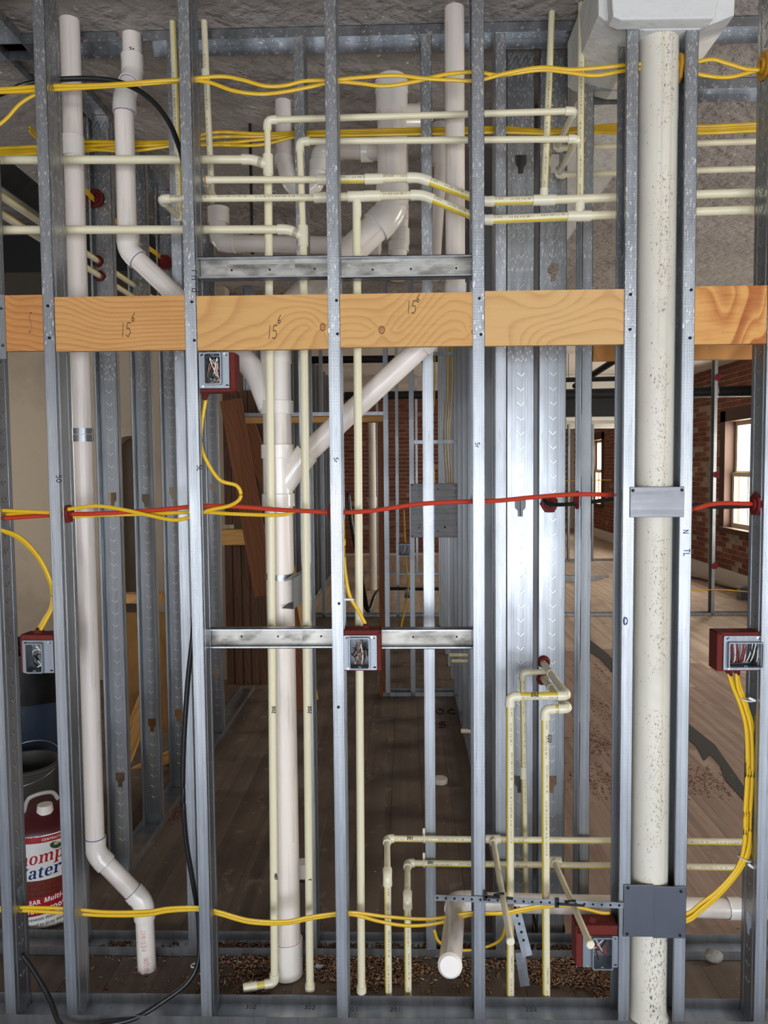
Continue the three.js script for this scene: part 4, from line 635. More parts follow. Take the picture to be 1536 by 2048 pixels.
cable('yellow_cable', 'loose yellow cable loop near the floor behind the capped drain stub', 'cable', [[868, 1860], [880, 1885], [920, 1900], [965, 1896], [1000, 1880], [1012, 1850]], -0.29, M.romex, 0.0034, 0.0052);
for (let k = 0; k < 4; k++) { const o = [0, 5, 11, 16][k]; yel('yellow cable in the hank hanging from the box with red and white wires', [[1457 + (k > 1 ? 16 : 0), 1346], [1466 + o * 0.9, 1375], [1480 + o * 0.8, 1410], [1492 + o * 0.9, 1460], [1494 + o, 1540], [1490 + o, 1620], [1488 + o * 0.9, 1690], [1474 + o * 0.6, 1735], [1438 + o * 0.4, 1778 + o * 0.4], [1400, 1808 + o], [1376, 1826 + o], [1330, 1838 + o]], -0.03 - 0.008 * (k % 2), 'yellow cables hanging from the open box'); }
{ const P = [[-60, 1043], [5, 1037], [125, 1029], [200, 1027], [300, 1021], [395, 1013], [470, 1013], [550, 1019], [610, 1022], [670, 1025], [740, 1022], [840, 1008], [940, 1003], [1000, 1001], [1060, 995], [1140, 989], [1200, 989], [1245, 992], [1300, 1010], [1360, 1022], [1390, 1017], [1435, 1007], [1510, 1008], [1560, 1010]]; cable('red_cable', 'red cable strung through the near wall at mid height', 'cable', P.map(q => [q[0], q[1], q[0] > 1240 && q[0] < 1380 ? -0.118 : -0.044]), -0.044, M.redCable, 0.0062, 0.0066); }
cable('black_cable', 'short black cable from the red collar behind the painted column', 'cable', [[1088, 1000, -0.46], [1098, 1008, -0.43], [1130, 1009, -0.38], [1180, 1004, -0.37], [1250, 998, -0.37], [1390, 1010, -0.37], [1440, 1014, -0.37], [1520, 1012, -0.37]], -0.37, M.blackCable, 0.0068, 0.0068);
cable('black_cable', 'thick black cable arching below the ceiling and hanging behind a stud to the floor', 'cable', [[-80, 215, -0.12], [0, 188, -0.1], [60, 167, -0.1], [120, 159, -0.1], [190, 158, -0.1], [250, 168, -0.1], [300, 198, -0.1], [335, 240, -0.1], [355, 285, -0.1], [368, 340, -0.1], [375, 480, -0.1], [382, 700, -0.1], [388, 900, -0.1], [391, 1100, -0.1], [388, 1240, -0.1], [376, 1360, -0.1], [368, 1480, -0.1], [366, 1580, -0.1], [372, 1680, -0.1], [387, 1770, -0.1], [397, 1840, -0.1], [397, 1920, -0.08], [375, 1965, -0.06], [330, 2000, -0.04], [270, 2036, 0.0], [200, 2052, 0.03], [150, 2062, 0.05], [120, 2046, 0.04], [98, 1995, 0.0], [70, 1945, -0.03], [44, 1908, -0.05]], -0.1, M.blackCable, 0.0078, 0.0078);
{ const p = A(44, 1908, -0.05), R = rng(2), t = thing('cable_end', 'stripped copper-red end of the black cable above the floor', 'cable end'); for (let k = 0; k < 5; k++) part(t, 'strand', cyl(p.clone(), p.clone().add(V(-0.014 + R() * 0.01, 0.004 + R() * 0.012, (R() - 0.5) * 0.01)), 0.002, 6), M.copper); }
for (const [px, py, l] of [[396, 1231, 'white cable tie round the black cable beside the stud, upper'], [394, 1931, 'white cable tie round the black cable near the floor']]) single('cable_tie', ring(A(px - 6, py, -0.1), UP, 0.009, 0.0022), M.zip, l, 'cable tie');
single('cable_tie', merge([bar(A(686, 1199, -0.02), A(706, 1199, -0.02), 0.006, 0.002), ring(A(703, 1199, -0.028), UP, 0.008, 0.002)]), M.zip, 'white cable tie on the middle stud above the lower box', 'cable tie');
single('cable_tie', merge([ring(A(1490, 1398, -0.034), V(0.2, 1, 0), 0.021, 0.002), bar(A(1498, 1396, -0.02), A(1511, 1402, -0.02), 0.007, 0.003)]), M.zip, 'white cable tie round the yellow hank below the open box', 'cable tie');
single('cable_tie', merge([ring(A(1488, 1716, -0.034), V(0.35, 1, 0), 0.019, 0.002), bar(A(1496, 1728, -0.02), A(1507, 1736, -0.02), 0.007, 0.003)]), M.zip, 'white cable tie low on the yellow hank', 'cable tie');
// red sealant collars where cables pass the studs
function collar(p, n, R, label, group, m = M.redSeal, seed = 1) {
  const r = rng(seed), s = new THREE.Shape(); for (let i = 0; i < 12; i++) { const a = i / 12 * 6.283, q = R * (0.86 + r() * 0.26); i ? s.lineTo(Math.cos(a) * q * 0.92, Math.sin(a) * q) : s.moveTo(Math.cos(a) * q * 0.92, Math.sin(a) * q); } s.closePath();
  const e = new THREE.ExtrudeGeometry(s, { depth: 0.004, bevelEnabled: true, bevelSize: 0.003, bevelThickness: 0.003, bevelSegments: 2 }); const c = new THREE.TorusGeometry(R * 0.45, R * 0.18, 6, 14); c.translate(0, 0, 0.008);
  const g = merge([e, c]); g.applyQuaternion(new THREE.Quaternion().setFromUnitVectors(FW, n)); g.translate(p.x, p.y, p.z); return single('sealant_collar', g, m, label, 'collar', group);
}
M.yellowSeal = std({ color: 0xc08a16, roughness: 0.6 });
collar(V(0.0345, A(125, 1028, -0.046).y, -0.046), RT, 0.024, 'red sealant collar on the stud beside the tall drain pipe', null, M.redSeal, 2);
collar(V(0.812, A(662, 1024, -0.046).y, -0.046), V(-1, 0, 0), 0.024, 'red sealant collar on the middle stud', null, M.redSeal, 3);
collar(V(1.2505, A(942, 1004, -0.046).y, -0.046), V(-1, 0, 0), 0.024, 'red sealant collar on the stud left of the embossed pair at mid height', null, M.redSeal, 4);
collar(V(2.0345, A(1512, 1008, -0.046).y, -0.046), V(-1, 0, 0), 0.031, 'large red sealant collar on the stud right of the painted column', null, M.redSeal, 5);
collar(V(1.2505, A(946, 1828, -0.046).y, -0.046), V(-1, 0, 0), 0.026, 'red sealant collar low on the stud beside the capped drain stub', null, M.redSeal, 6);
collar(V(1.599, A(1152, 1000, -0.37).y, -0.375), V(-1, 0, 0), 0.026, 'red sealant collar on the rear stud behind the red cable', null, M.redSeal, 7);
collar(A(1099, 1008, -0.476), FW, 0.03, 'ragged red sealant collar on the face of the embossed stud', null, M.redSeal, 8);
collar(V(1.2505, A(942, 148, -0.046).y, -0.046), V(-1, 0, 0), 0.036, 'flat yellow collar high on the stud right of the tall white riser', null, M.yellowSeal, 9);
collar(V(1.801, A(1366, 136, -0.046).y, -0.046), V(-1, 0, 0), 0.034, 'flat yellow collar at the top right of the painted column', null, M.yellowSeal, 10);
collar(V(2.0345, A(1530, 132, -0.046).y, -0.046), V(-1, 0, 0), 0.036, 'flat yellow collar high on the stud above the open box', null, M.yellowSeal, 11);
collar(V(1.599, A(1156, 262, -0.37).y, -0.372), V(-1, 0, 0), 0.024, 'red sealant collar high on the rear stud, at the yellow bundle', null, M.redSeal, 13);
for (const [px, py, z] of [[190, 397, -0.8], [330, 525, -1.62]]) collar(A(px, py, z - 0.09), FW, 0.036, 'red sealant patch on the ' + (px < 250 ? 'first' : 'third') + ' stud of the left partition', null, M.redSeal, px);
collar(A(196, 522, -0.893), FW, 0.02, 'red collar round the upper pipe in the left partition', null, M.redSeal, 21); collar(A(200, 552, -0.893), FW, 0.02, 'red collar round the lower pipe in the left partition', null, M.redSeal, 22);
// cables and pipes threaded along the left partition
for (const [y0, l] of [[398, 'yellow cables running back through the left partition'], [404, 'yellow cables running back through the left partition']]) { const p = A(190, y0, -0.89), x = p.x, yy = p.y; single('yellow_cable', sweep([V(x, yy + 0.05, -0.36), V(x + 0.006, yy + 0.01, -0.7), V(x, yy, -0.9), V(x + 0.004, yy - 0.02, -1.3), V(x, yy, -1.7), V(x, yy - 0.02, -2.2)], 0.004, 0.006), M.romex, 'yellow cable running back through the left partition', 'cable', 'yellow cables of the left partition'); }
for (const [px, py, l] of [[196, 522, 'upper yellow-striped pipe running back through the left partition'], [200, 552, 'lower yellow-striped pipe running back through the left partition']]) { const p = A(px, py, -0.89); const r = new Run('supply_pipe', l, 'pipe', null, { r: 0.0115, n: 16, mat: M.cpvcStripeWide }); r.pipe(V(p.x, p.y, 0.0), V(p.x, p.y, -3.0)); }

{ // perforated bracket that steadies the two thin level pipes at a stud
  const t = thing('pipe_bracket', 'perforated strip holding two level cream pipes beside the tall white riser', 'bracket'), a = A(939, 198, -0.098), b = A(939, 294, -0.098); part(t, 'strip', bar(a, b, 0.01, 0.002, V(0.6, 0, 0.8)), M.galv);
  for (const py of [203, 214, 252, 262, 288]) { const p = A(939, py, -0.0968); part(t, 'hole', cyl(p, p.clone().add(V(0, 0, 0.0012)), 0.0032, 8), M.screw); }
  const q = thing('pipe_bracket', 'small strap holding the level cream pipe at the box stud', 'bracket'), c = A(412, 360, -0.107); part(q, 'strip', bar(A(405, 338, -0.1), A(406, 374, -0.1), 0.008, 0.002, V(0.6, 0, 0.8)), M.galv); part(q, 'ring', ring(c, RT, 0.0118, 0.002), M.yellowSeal);
}

// ================================================================ JUNCTION BOXES
function wirePath(R, x0, x1, y0, y1, z) { const a = []; const n = 4; for (let i = 0; i < n; i++) a.push(V(x0 + (x1 - x0) * R(), y0 + (y1 - y0) * R(), z + (R() - 0.5) * 0.02)); return a; }
function junctionBox(label, [x0, y0, x1, y1], zf, { open = [0.24, 0.08, 0.76, 0.92], putty = [0.012, 0.012, 0.008, 0.008], seed = 1, wires = ['w', 'c', 'b', 'c', 'w', 'b', 'c'], depth = 0.056, wide = false, boots = [] }) {
  const a = A(x0, y0, zf), b = A(x1, y1, zf), L = a.x, Rr = b.x, B = b.y, Tp = a.y, W = Rr - L, H = Tp - B, t = thing('junction_box', label, 'electrical box'), R = rng(seed), zb = zf - depth, e = 0.0016;
  const ring_ = new THREE.Shape(); const c = 0.006; ring_.moveTo(L + c, B); ring_.lineTo(Rr - c, B); ring_.quadraticCurveTo(Rr, B, Rr, B + c); ring_.lineTo(Rr, Tp - c); ring_.quadraticCurveTo(Rr, Tp, Rr - c, Tp); ring_.lineTo(L + c, Tp); ring_.quadraticCurveTo(L, Tp, L, Tp - c); ring_.lineTo(L, B + c); ring_.quadraticCurveTo(L, B, L + c, B);
  const ox0 = L + W * open[0], ox1 = L + W * open[2], oy0 = B + H * (1 - open[3]), oy1 = B + H * (1 - open[1]), rr = 0.005;
  const rect = (S, g) => { const X0 = ox0 - g, X1 = ox1 + g, Y0 = oy0 - g, Y1 = oy1 + g; S.moveTo(X0 + rr, Y0); S.lineTo(X1 - rr, Y0); S.quadraticCurveTo(X1, Y0, X1, Y0 + rr); S.lineTo(X1, Y1 - rr); S.quadraticCurveTo(X1, Y1, X1 - rr, Y1); S.lineTo(X0 + rr, Y1); S.quadraticCurveTo(X0, Y1, X0, Y1 - rr); S.lineTo(X0, Y0 + rr); S.quadraticCurveTo(X0, Y0, X0 + rr, Y0); return S; };
  ring_.holes.push(rect(new THREE.Path(), 0.001)); for (const [u, v, an] of [[0.1, 0.93, 0.7], [0.9, 0.93, -0.7], [0.93, 0.08, 0]]) { const p = new THREE.Path(), cx = L + W * u, cy = B + H * v, l = 0.005; p.absellipse(cx, cy, l, 0.0022, 0, 6.283, false, an); ring_.holes.push(p); }
  const plate = new THREE.ExtrudeGeometry(ring_, { depth: e, bevelEnabled: false }); plate.translate(0, 0, zf - e);
  const col = rect(new THREE.Shape(), 0.003); col.holes.push(rect(new THREE.Path(), 0)); const collarG = new THREE.ExtrudeGeometry(col, { depth: 0.012, bevelEnabled: true, bevelSize: 0.0006, bevelThickness: 0.0008, bevelSegments: 1 }); collarG.translate(0, 0, zf - 0.001);
  const ringPart = part(t, 'mud_ring', merge([planarUV(plate), planarUV(collarG)]), M.boxMetal, 'galvanised mud ring');
  for (const [u, v] of [[0.13, 0.05], [0.86, 0.95]]) part(ringPart, 'screw', cyl(V(L + W * u, B + H * v, zf), V(L + W * u, B + H * v, zf + 0.0025), 0.0035, 10), M.screwBright);
  const mx = (ox0 + ox1) / 2; for (const yy of [oy0, oy1]) { const g = new THREE.TorusGeometry(0.0034, 0.0016, 6, 12); g.translate(mx, yy + (yy === oy0 ? 0.0015 : -0.0015), zf + 0.008); part(ringPart, 'screw_ear', g, M.boxMetal); }
  part(t, 'box_body', merge([bx(L, Rr, B, Tp, zb, zb + e), bx(L, L + e, B, Tp, zb, zf - e), bx(Rr - e, Rr, B, Tp, zb, zf - e), bx(L, Rr, B, B + e, zb, zf - e), bx(L, Rr, Tp - e, Tp, zb, zf - e)]), M.boxMetal);
  const [pl, pr, pt, pb] = putty, slab = (...q) => { const g = new RoundedBoxGeometry(q[1] - q[0], q[3] - q[2], q[5] - q[4], 3, 0.003); g.translate((q[0] + q[1]) / 2, (q[2] + q[3]) / 2, (q[4] + q[5]) / 2); const p = g.attributes.position; for (let i = 0; i < p.count; i++) p.setXYZ(i, p.getX(i) + (nz(NC, 256, p.getY(i) * 9, p.getZ(i) * 9) - 0.5) * 0.005, p.getY(i) + (nz(NC, 256, p.getX(i) * 9, p.getZ(i) * 9 + 0.3) - 0.5) * 0.005, p.getZ(i)); return planarUV(g); };
  const ps = []; if (pl) ps.push(slab(L - pl, L, B - pb, Tp + pt, zb - 0.004, zf - 0.003)); if (pr) ps.push(slab(Rr, Rr + pr, B - pb, Tp + pt, zb - 0.004, zf - 0.003)); if (pt) ps.push(slab(L - pl, Rr + pr, Tp, Tp + pt, zb - 0.004, zf - 0.003)); if (pb) ps.push(slab(L - pl, Rr + pr, B - pb, B, zb - 0.004, zf - 0.003)); ps.push(slab(L - pl, Rr + pr, B - pb, Tp + pt, zb - 0.008, zb));
  part(t, 'fire_putty', merge(ps), M.putty, 'red fire-stop putty pad');
  for (const [bxp, byp, ex, ey, wd] of boots) { const p = A(bxp, byp, zf - 0.028), q = A(ex, ey, zf - 0.026); part(t, 'putty_boot', cyl(p, q, wd, 12, wd * 0.55), M.putty, 'red putty boot round the cable'); }
  const mats = { w: M.wireWhite, c: M.copper, b: M.wireBlack, r: M.wireRed };
  wires.forEach((k, i) => part(t, 'wire', sweep(wide ? (() => { const X = ox0 + (ox1 - ox0) * ((i + 0.4 + R() * 0.4) / wires.length), s = (R() - 0.3) * 0.018; return [V(X + s, oy1 - 0.001, zf - 0.016 + R() * 0.012), V(X + s * 0.3, (oy0 + oy1) / 2, zf - 0.008), V(X - s * 0.4, oy0 + 0.012, zf - 0.014), V(X - s, oy0 + 0.004, zf - 0.03)]; })() : wirePath(R, ox0 + 0.003, ox1 - 0.003, oy0 + 0.004, oy1 - 0.004, zf - 0.02), k === 'c' ? 0.0011 : 0.0017, k === 'c' ? 0.0011 : 0.0017, { seg: 6, per: 6 }), mats[k]));
  return t;
}
junctionBox('metal junction box full of wires under the plywood strip, red putty on its right', [397, 705, 459, 776], 0.002, { open: [0.22, 0.05, 0.73, 0.88], putty: [0, 0.016, 0.0, 0.01], seed: 4, wires: ['b', 'w', 'c', 'w', 'b', 'c', 'b', 'c', 'c', 'w', 'b', 'b', 'b', 'b', 'w', 'c'], boots: [[412, 782, 409, 800, 0.012]] });
junctionBox('metal junction box with a few white wires, red putty on top, left of a stud', [44, 1281, 108, 1346], 0.002, { open: [0.16, 0.1, 0.66, 0.95], putty: [0.008, 0.0, 0.016, 0.0], seed: 9, wires: ['w', 'w', 'w', 'b', 'c', 'w', 'b', 'b', 'b'], boots: [[74, 1278, 80, 1258, 0.02]] });
junctionBox('metal junction box with bare copper wires on the middle stud over the lower channel', [687, 1271, 754, 1340], 0.002, { open: [0.2, 0.08, 0.76, 0.93], putty: [0, 0.012, 0.014, 0.004], seed: 14, wires: ['c', 'c', 'c', 'w', 'b', 'c', 'b', 'b', 'b', 'c'], boots: [[735, 1270, 731, 1248, 0.014]] });
junctionBox('wide open junction box packed with red and white wires, right of the column', [1448, 1272, 1524, 1340], -0.006, { open: [0.12, 0.2, 0.97, 0.9], putty: [0.018, 0, 0.01, 0.004], seed: 21, wide: true, wires: ['b', 'r', 'b', 'r', 'w', 'r', 'b', 'c', 'r', 'r', 'w', 'b', 'w', 'b', 'w', 'b', 'b', 'w', 'b'], boots: [[1457, 1340, 1461, 1352, 0.011], [1473, 1340, 1476, 1350, 0.011]] });
junctionBox('low junction box with two loose wires behind a stub-out, red putty on top', [1166, 1872, 1236, 1935], -0.004, { open: [0.28, 0.02, 0.8, 0.98], putty: [0.02, 0.0, 0.03, 0.0], seed: 31, wires: ['w', 'r', 'c', 'b'], boots: [[1180, 1862, 1186, 1832, 0.018]] });
junctionBox('small distant junction box with red wires in the middle partition', [796, 1088, 821, 1113], -3.29, { open: [0.08, 0.08, 0.92, 0.9], putty: [0, 0, 0, 0.0], seed: 41, wide: true, wires: ['r', 'b', 'r', 'w', 'r', 'b', 'r'] });
junctionBox('smallest distant junction box on the floor side of the middle partition', [808, 1181, 821, 1197], -3.4, { open: [0.1, 0.1, 0.9, 0.9], putty: [0, 0, 0, 0], seed: 43, wires: ['b', 'b'] });

// ================================================================ BEYOND THE CHASE
// middle partition with a door opening and an electrical panel
const ZM = -3.3;
track('bottom runner of the middle partition beside the door opening', V(0.86, 0, ZM), V(1.375, 0, ZM), { d: 0.095 });
stud({ x: 0.879, z: ZM, label: 'stud of the middle partition at the door opening', m: M.galvKnurl }); stud({ x: 1.062, z: ZM, label: 'stud of the middle partition left of the grey panel box', m: M.galvKnurl });
single('door_jack', upright(bx(0.838, 0.877, 0, 1.98, ZM - 0.09, ZM)), M.lumberBrown, 'brown wooden post at the side of the door opening', 'timber');
single('door_header', bx(-0.12, 0.877, 1.985, 2.028, ZM - 0.09, ZM), M.lumberWarm, 'wooden header over the door opening', 'timber');
track('galvanised runner lying on the wooden door header', V(-0.12, 2.03, ZM), V(0.877, 2.03, ZM), { d: 0.092, leg: 0.028 });
single('metal_brace', bx(1.095, 1.44, A(900, 887, ZM).y, A(900, 880, ZM).y, ZM - 0.01, ZM), M.galv, 'flat galvanised brace above the grey panel box', 'brace'); single('metal_brace', bx(1.24, 1.44, A(900, 710, ZM).y, A(900, 703, ZM).y, ZM - 0.02, ZM), M.galv, 'galvanised brace high above the grey panel box', 'brace');
{
  const t = thing('panel_box', 'grey steel electrical panel box with round knock-outs', 'panel box'), x0 = 1.068, x1 = 1.452, y0 = 1.158, y1 = 1.542, z = ZM + 0.012; part(t, 'enclosure', rbx(x0, x1, y0, y1, z - 0.1, z, 0.003), M.plate);
  for (const [px, py, r] of [[839, 977, 0.021], [839, 990, 0.014], [912, 976, 0.025], [912, 989, 0.015], [839, 1052, 0.014], [838, 1062, 0.022], [913, 1050, 0.014]]) { const p = A(px, py, z + 0.001); part(t, 'knockout', merge([ring(p, FW, r, 0.0022), ring(p, FW, r * 0.62, 0.0016)]), M.galv); }
  for (const [px, py] of [[876, 978], [876, 1062], [824, 970], [928, 970], [824, 1072], [928, 1072]]) { const p = A(px, py, z); part(t, 'screw', cyl(p, p.clone().add(V(0, 0, 0.003)), 0.005, 8), M.screw); }
  const s = new THREE.Shape(); s.moveTo(0, 0); s.lineTo(0.018, 0); s.lineTo(0, 0.02); s.closePath(); const g = new THREE.ShapeGeometry(s); const p = A(888, 1056, z + 0.0008); g.translate(p.x, p.y, p.z); part(t, 'warning_mark', g, M.screw, 'small black triangle');
}
for (let k = 0; k < 6; k++) { const x = [1.21, 1.225, 1.245, 1.33, 1.35, 1.37][k]; single('yellow_cable', sweep([V(x, 2.9, -3.55), V(x + 0.01, 2.3, -3.5), V(x - 0.012, 1.9, -3.52), V(x + 0.004, 1.55, -3.5), V(x, 1.3, -3.5)], 0.004, 0.006, { up: V(0, 0, 1) }), M.romex, 'yellow cable dropping to the grey panel box', 'cable', 'yellow cables above the panel box'); }
single('yellow_cable', sweep([V(1.02, 1.35, -3.4), A(812, 1120, -3.4), A(816, 1180, -3.4), A(801, 1260, -3.5)], 0.006, 0.006), M.romex, 'yellow cable below the small distant box', 'cable');
// left partition continues past the door
for (let k = 0; k < 18; k++) stud({ x: -0.116, z: -3.75 - k * 0.41, ry: Math.PI / 2, label: ORD[k] + ' stud of the long corridor wall past the door header', group: 'studs of the corridor wall', m: M.galv });
track('bottom runner of the long corridor wall', V(-0.114, 0, -3.6), V(-0.114, 0, -11.1), { d: 0.095 });
for (let k = 0; k < 6; k++) stud({ x: 1.471, z: -3.75 - k * 0.41, ry: Math.PI / 2, open: 'R', chev: k < 2, label: ORD[k] + ' stud back from the grey panel box', group: 'studs behind the panel box', m: M.galv });
// far partition
const ZF = -6.28;
track('bottom runner of the far partition in the corridor', V(-0.02, 0, ZF), V(1.48, 0, ZF), {}); track('bottom runner of the far partition in the brick room', V(2.6, 0, ZF), V(5.4, 0, ZF), {});
for (const [x, l] of [[0.1, 'far partition stud left of the distant white pipe'], [0.52, 'far partition stud right of the distant white pipe'], [0.93, 'far partition stud behind the brown door post'], [4.39, 'lone far stud standing before the brick wall']]) stud({ x, z: ZF, label: l, m: M.galv });
for (const [y, l] of [[0.55, 'low'], [1.55, 'middle'], [2.6, 'high']]) collar(V(4.42, y, ZF + 0.003), FW, 0.035, l + ' red sealant dot on the lone far stud', null, M.redSeal, 60 + y * 10 | 0);
for (let k = 0; k < 5; k++) stud({ x: -0.6 + k * 0.6, z: -9.6, label: ORD[k] + ' thin stud before the middle brick wall, counted from the corridor wall', group: 'studs before the middle brick wall', m: M.galv });
track('galvanised runner on the floor before the middle brick wall', V(0.2, 0, -9.58), V(2.3, 0, -9.58), {});
for (const [k, x] of [4.27, 3.86, 3.45, 3.05].entries()) stud({ x, z: -11.2, label: ORD[k] + ' distant stud under the air unit, counted from the brick side wall', group: 'distant studs in the brick room', m: M.galv });
track('galvanised runner at the foot of the distant studs in the brick room', V(2.6, 0, -11.2), V(5.0, 0, -11.2), {});
{ const r = new Run('vent_pipe', 'distant beige pipe standing in the corridor', 'pipe', null, { r: 0.05, mat: M.pvc, fit: M.pvcFit, n: 18 }); const p = A(745, 1000, -8.2); r.pipe(V(p.x, 0, -8.2), V(p.x, 2.3, -8.2)); r.coupling(V(p.x, 1.2, -8.2), UP, { L: 0.06, k: 1.15 }); }
cable('black_cable', 'pair of black cables lying across the corridor floor', 'cable', [[715, 1150, -5.6], [725, 1195, -5.6], [737, 1222, -5.7], [750, 1190, -5.9], [770, 1178, -6.1], [850, 1178, -6.1], [950, 1177, -6.1]], -5.8, M.blackCable, 0.018, 0.018);
cable('black_cable', 'black cable hanging along the corridor wall', 'cable', [[696, 985, -5.2], [705, 1060, -5.2], [722, 1150, -5.3], [735, 1220, -5.6]], -5.4, M.blackCable, 0.02, 0.02);
// sprinkler mains and hangers under the ceiling
const steel = (label, pts, r) => { const t = thing('sprinkler_pipe', label, 'pipe'); for (let i = 1; i < pts.length; i++) { part(t, 'pipe', cyl(pts[i - 1], pts[i], r, 16), M.blackSteel); const m = pts[i - 1].clone().lerp(pts[i], 0.12); if (m.y < CEIL) part(t, 'hanger_rod', cyl(m, V(m.x, CEIL, m.z), 0.006, 8), M.galv); } return t; };
{ const t = steel('thin black sprinkler pipe under the ceiling above the plywood', [A(560, 573, -4.2), A(1250, 566, -4.2)], 0.027); for (const x of [700, 790, 1200]) part(t, 'coupling', cyl(A(x - 6, 571, -4.2), A(x + 8, 571, -4.2), 0.036, 16), M.galv); part(t, 'channel', bar(A(560, 584, -4.3), A(1250, 578, -4.3), 0.02, 0.02), M.galv); }
steel('black sprinkler pipe crossing the corridor above the door header', [A(440, 722, -6.6), A(960, 716, -6.6)], 0.042);
steel('second black sprinkler pipe deeper in the corridor', [A(690, 792, -8.4), A(960, 788, -8.4)], 0.055);
{ const t = steel('fat black sprinkler main across the brick room', [A(1110, 790, -7), A(1560, 781, -7)], 0.066); for (const x of [1432]) { part(t, 'hanger_rod', cyl(A(x, 772, -7), V(A(x, 772, -7).x, CEIL, -7), 0.006, 8), M.galv); part(t, 'hanger_ring', ring(A(x, 782, -7), RT, 0.075, 0.012), M.galv); } }
steel('thin black branch pipe of the brick room', [A(1120, 760, -7.6), A(1260, 757, -7.6)], 0.03); steel('slanted black branch pipe of the brick room', [A(1150, 772, -7.2), A(1262, 700, -5.4)], 0.035); steel('bent black pipe under the ceiling right of the column', [A(1300, 566, -4.1), A(1468, 562, -4.1), A(1600, 528, -3.4)], 0.036);
{ const t = thing('air_unit', 'white ceiling air unit with a dark grille in the brick room', 'air conditioner'), c = V(4.0, 2.55, -10.3); part(t, 'casing', rbx(c.x - 0.7, c.x + 0.7, c.y - 0.2, CEIL, c.z - 0.5, c.z + 0.5, 0.02), M.white); part(t, 'grille', bx(c.x - 0.55, c.x + 0.55, c.y - 0.14, c.y + 0.14, c.z + 0.49, c.z + 0.51), M.blackSteel); }
struct('trim_1', bx(2.3, 5.5, 2.35, CEIL, -12.3, -12.15), M.white);
single('cabinet', bx(2.35, 2.75, 0, 0.75, -8.6, -8.2), M.lumberBrown, 'brown wooden cabinet in the brick room', 'cabinet');
for (let k = 0; k < 4; k++) single('metal_track', bx(2.55 - k * 0.03, 4.05 - k * 0.12, 0.001 + k * 0.001, 0.03 + k * 0.02, -9.3 + k * 0.14, -9.2 + k * 0.14), M.galv, ORD[k] + ' runner from the back in the pile on the brick-room floor', 'metal track', 'runners piled on the floor');
cable('black_cable', 'dark cable lying on the floor along the brick wall', 'cable', [[1380, 1154, -9.4], [1410, 1160, -9.0], [1445, 1172, -8.4], [1490, 1182, -7.8]].map(q => { const p = AY(q[0], q[1], 0.03); return [q[0], q[1], p.z]; }), -9, M.blackCable, 0.015, 0.015);
{ const t = thing('metal_box', 'small grey metal box on the floor by the brick wall', 'box'), p = AY(1490, 1200, 0); part(t, 'body', rbx(p.x - 0.06, p.x + 0.1, 0, 0.15, p.z - 0.1, p.z, 0.006), M.plateDark); part(t, 'lid', bx(p.x - 0.065, p.x + 0.105, 0.15, 0.16, p.z - 0.105, p.z + 0.005), M.galv); }
single('yellow_cable', sweep([V(2.4, 1.42, -11.198), V(3.4, 1.4, -11.198), V(4.6, 1.41, -11.198)], 0.008, 0.008), M.romex, 'thin yellow cable stretched across the brick room', 'cable');
cable('yellow_cable', 'thin yellow cable stretched below the brick-room windows', 'cable', [[1340, 1180, -6.35], [1400, 1181, -6.3], [1436, 1179, -6.24], [1500, 1184, -6.3]], -6.3, M.romex, 0.006, 0.006);
// dark timber boarding and slanted stair timbers at the end of the left partition
{
  const z = -3.62; let x = A(446, 1000, z).x; const e = A(532, 1000, z).x, n = 5, w = (e - x) / n; for (let k = 0; k < n; k++) single('timber_board', upright(bx(x + k * w + 0.004, x + (k + 1) * w - 0.004, 0, A(480, 1075 - (k % 2) * 12, z).y, z - 0.03, z + (k % 2) * 0.008)), M.lumberDark[k % 2], ORD[k] + ' dark upright board under the timber ledge, counted towards the corridor', 'timber', 'dark boards of the old wall');
  for (let k = 0; k < n; k++) single('timber_board', upright(bx(x + k * w + 0.004, x + (k + 1) * w - 0.004, A(480, 1050, z).y, A(480, 780, z).y, z - 0.06, z - 0.03)), M.lumberDark[(k + 1) % 2], ORD[k] + ' dark upright board above the timber ledge, counted towards the corridor', 'timber', 'dark boards above the ledge');
  single('timber_ledge', bx(x, e, A(480, 1088, z).y, A(480, 1058, z).y, z - 0.05, z + 0.07), M.lumberWarm, 'worn horizontal timber ledge between the dark boards', 'timber');
  single('stair_timber', bar(A(462, 800, -3.3), A(530, 1190, -3.25), 0.15, 0.04), M.lumberBrown, 'long slanted brown timber crossing behind the fat stack', 'timber'); single('stair_timber', bar(A(492, 845, -3.4), A(548, 1000, -3.38), 0.12, 0.04), M.lumberBrown, 'shorter slanted brown timber beside the fat stack', 'timber'); single('stair_timber', bar(A(585, 1130, -3.15), A(632, 1400, -2.9), 0.03, 0.03), M.lumberWarm, 'thin slanted lath right of the fat stack', 'timber');
  single('stair_timber', bar(A(575, 1190, -3.2), A(600, 1440, -3.0), 0.12, 0.03), M.lumberBrown, 'brown board leaning right behind the fat stack', 'timber');
  single('plastic_bag', (() => { const g = new THREE.SphereGeometry(0.1, 18, 14); const p = g.attributes.position; for (let i = 0; i < p.count; i++) { const k = 0.85 + nz(NC, 256, p.getX(i) * 3 + 0.2, p.getY(i) * 3 + p.getZ(i)) * 0.35; p.setXYZ(i, p.getX(i) * k * 0.6, p.getY(i) * k * 2.0, p.getZ(i) * k * 0.5); } g.computeVertexNormals(); const c = A(480, 905, -3.6); g.translate(c.x, c.y, c.z); return g; })(), phys({ color: 0xcfd0cf, roughness: 0.4, transmission: 0.3, thickness: 0 }), 'crumpled clear plastic bag hung between the slanted timbers', 'bag');
}
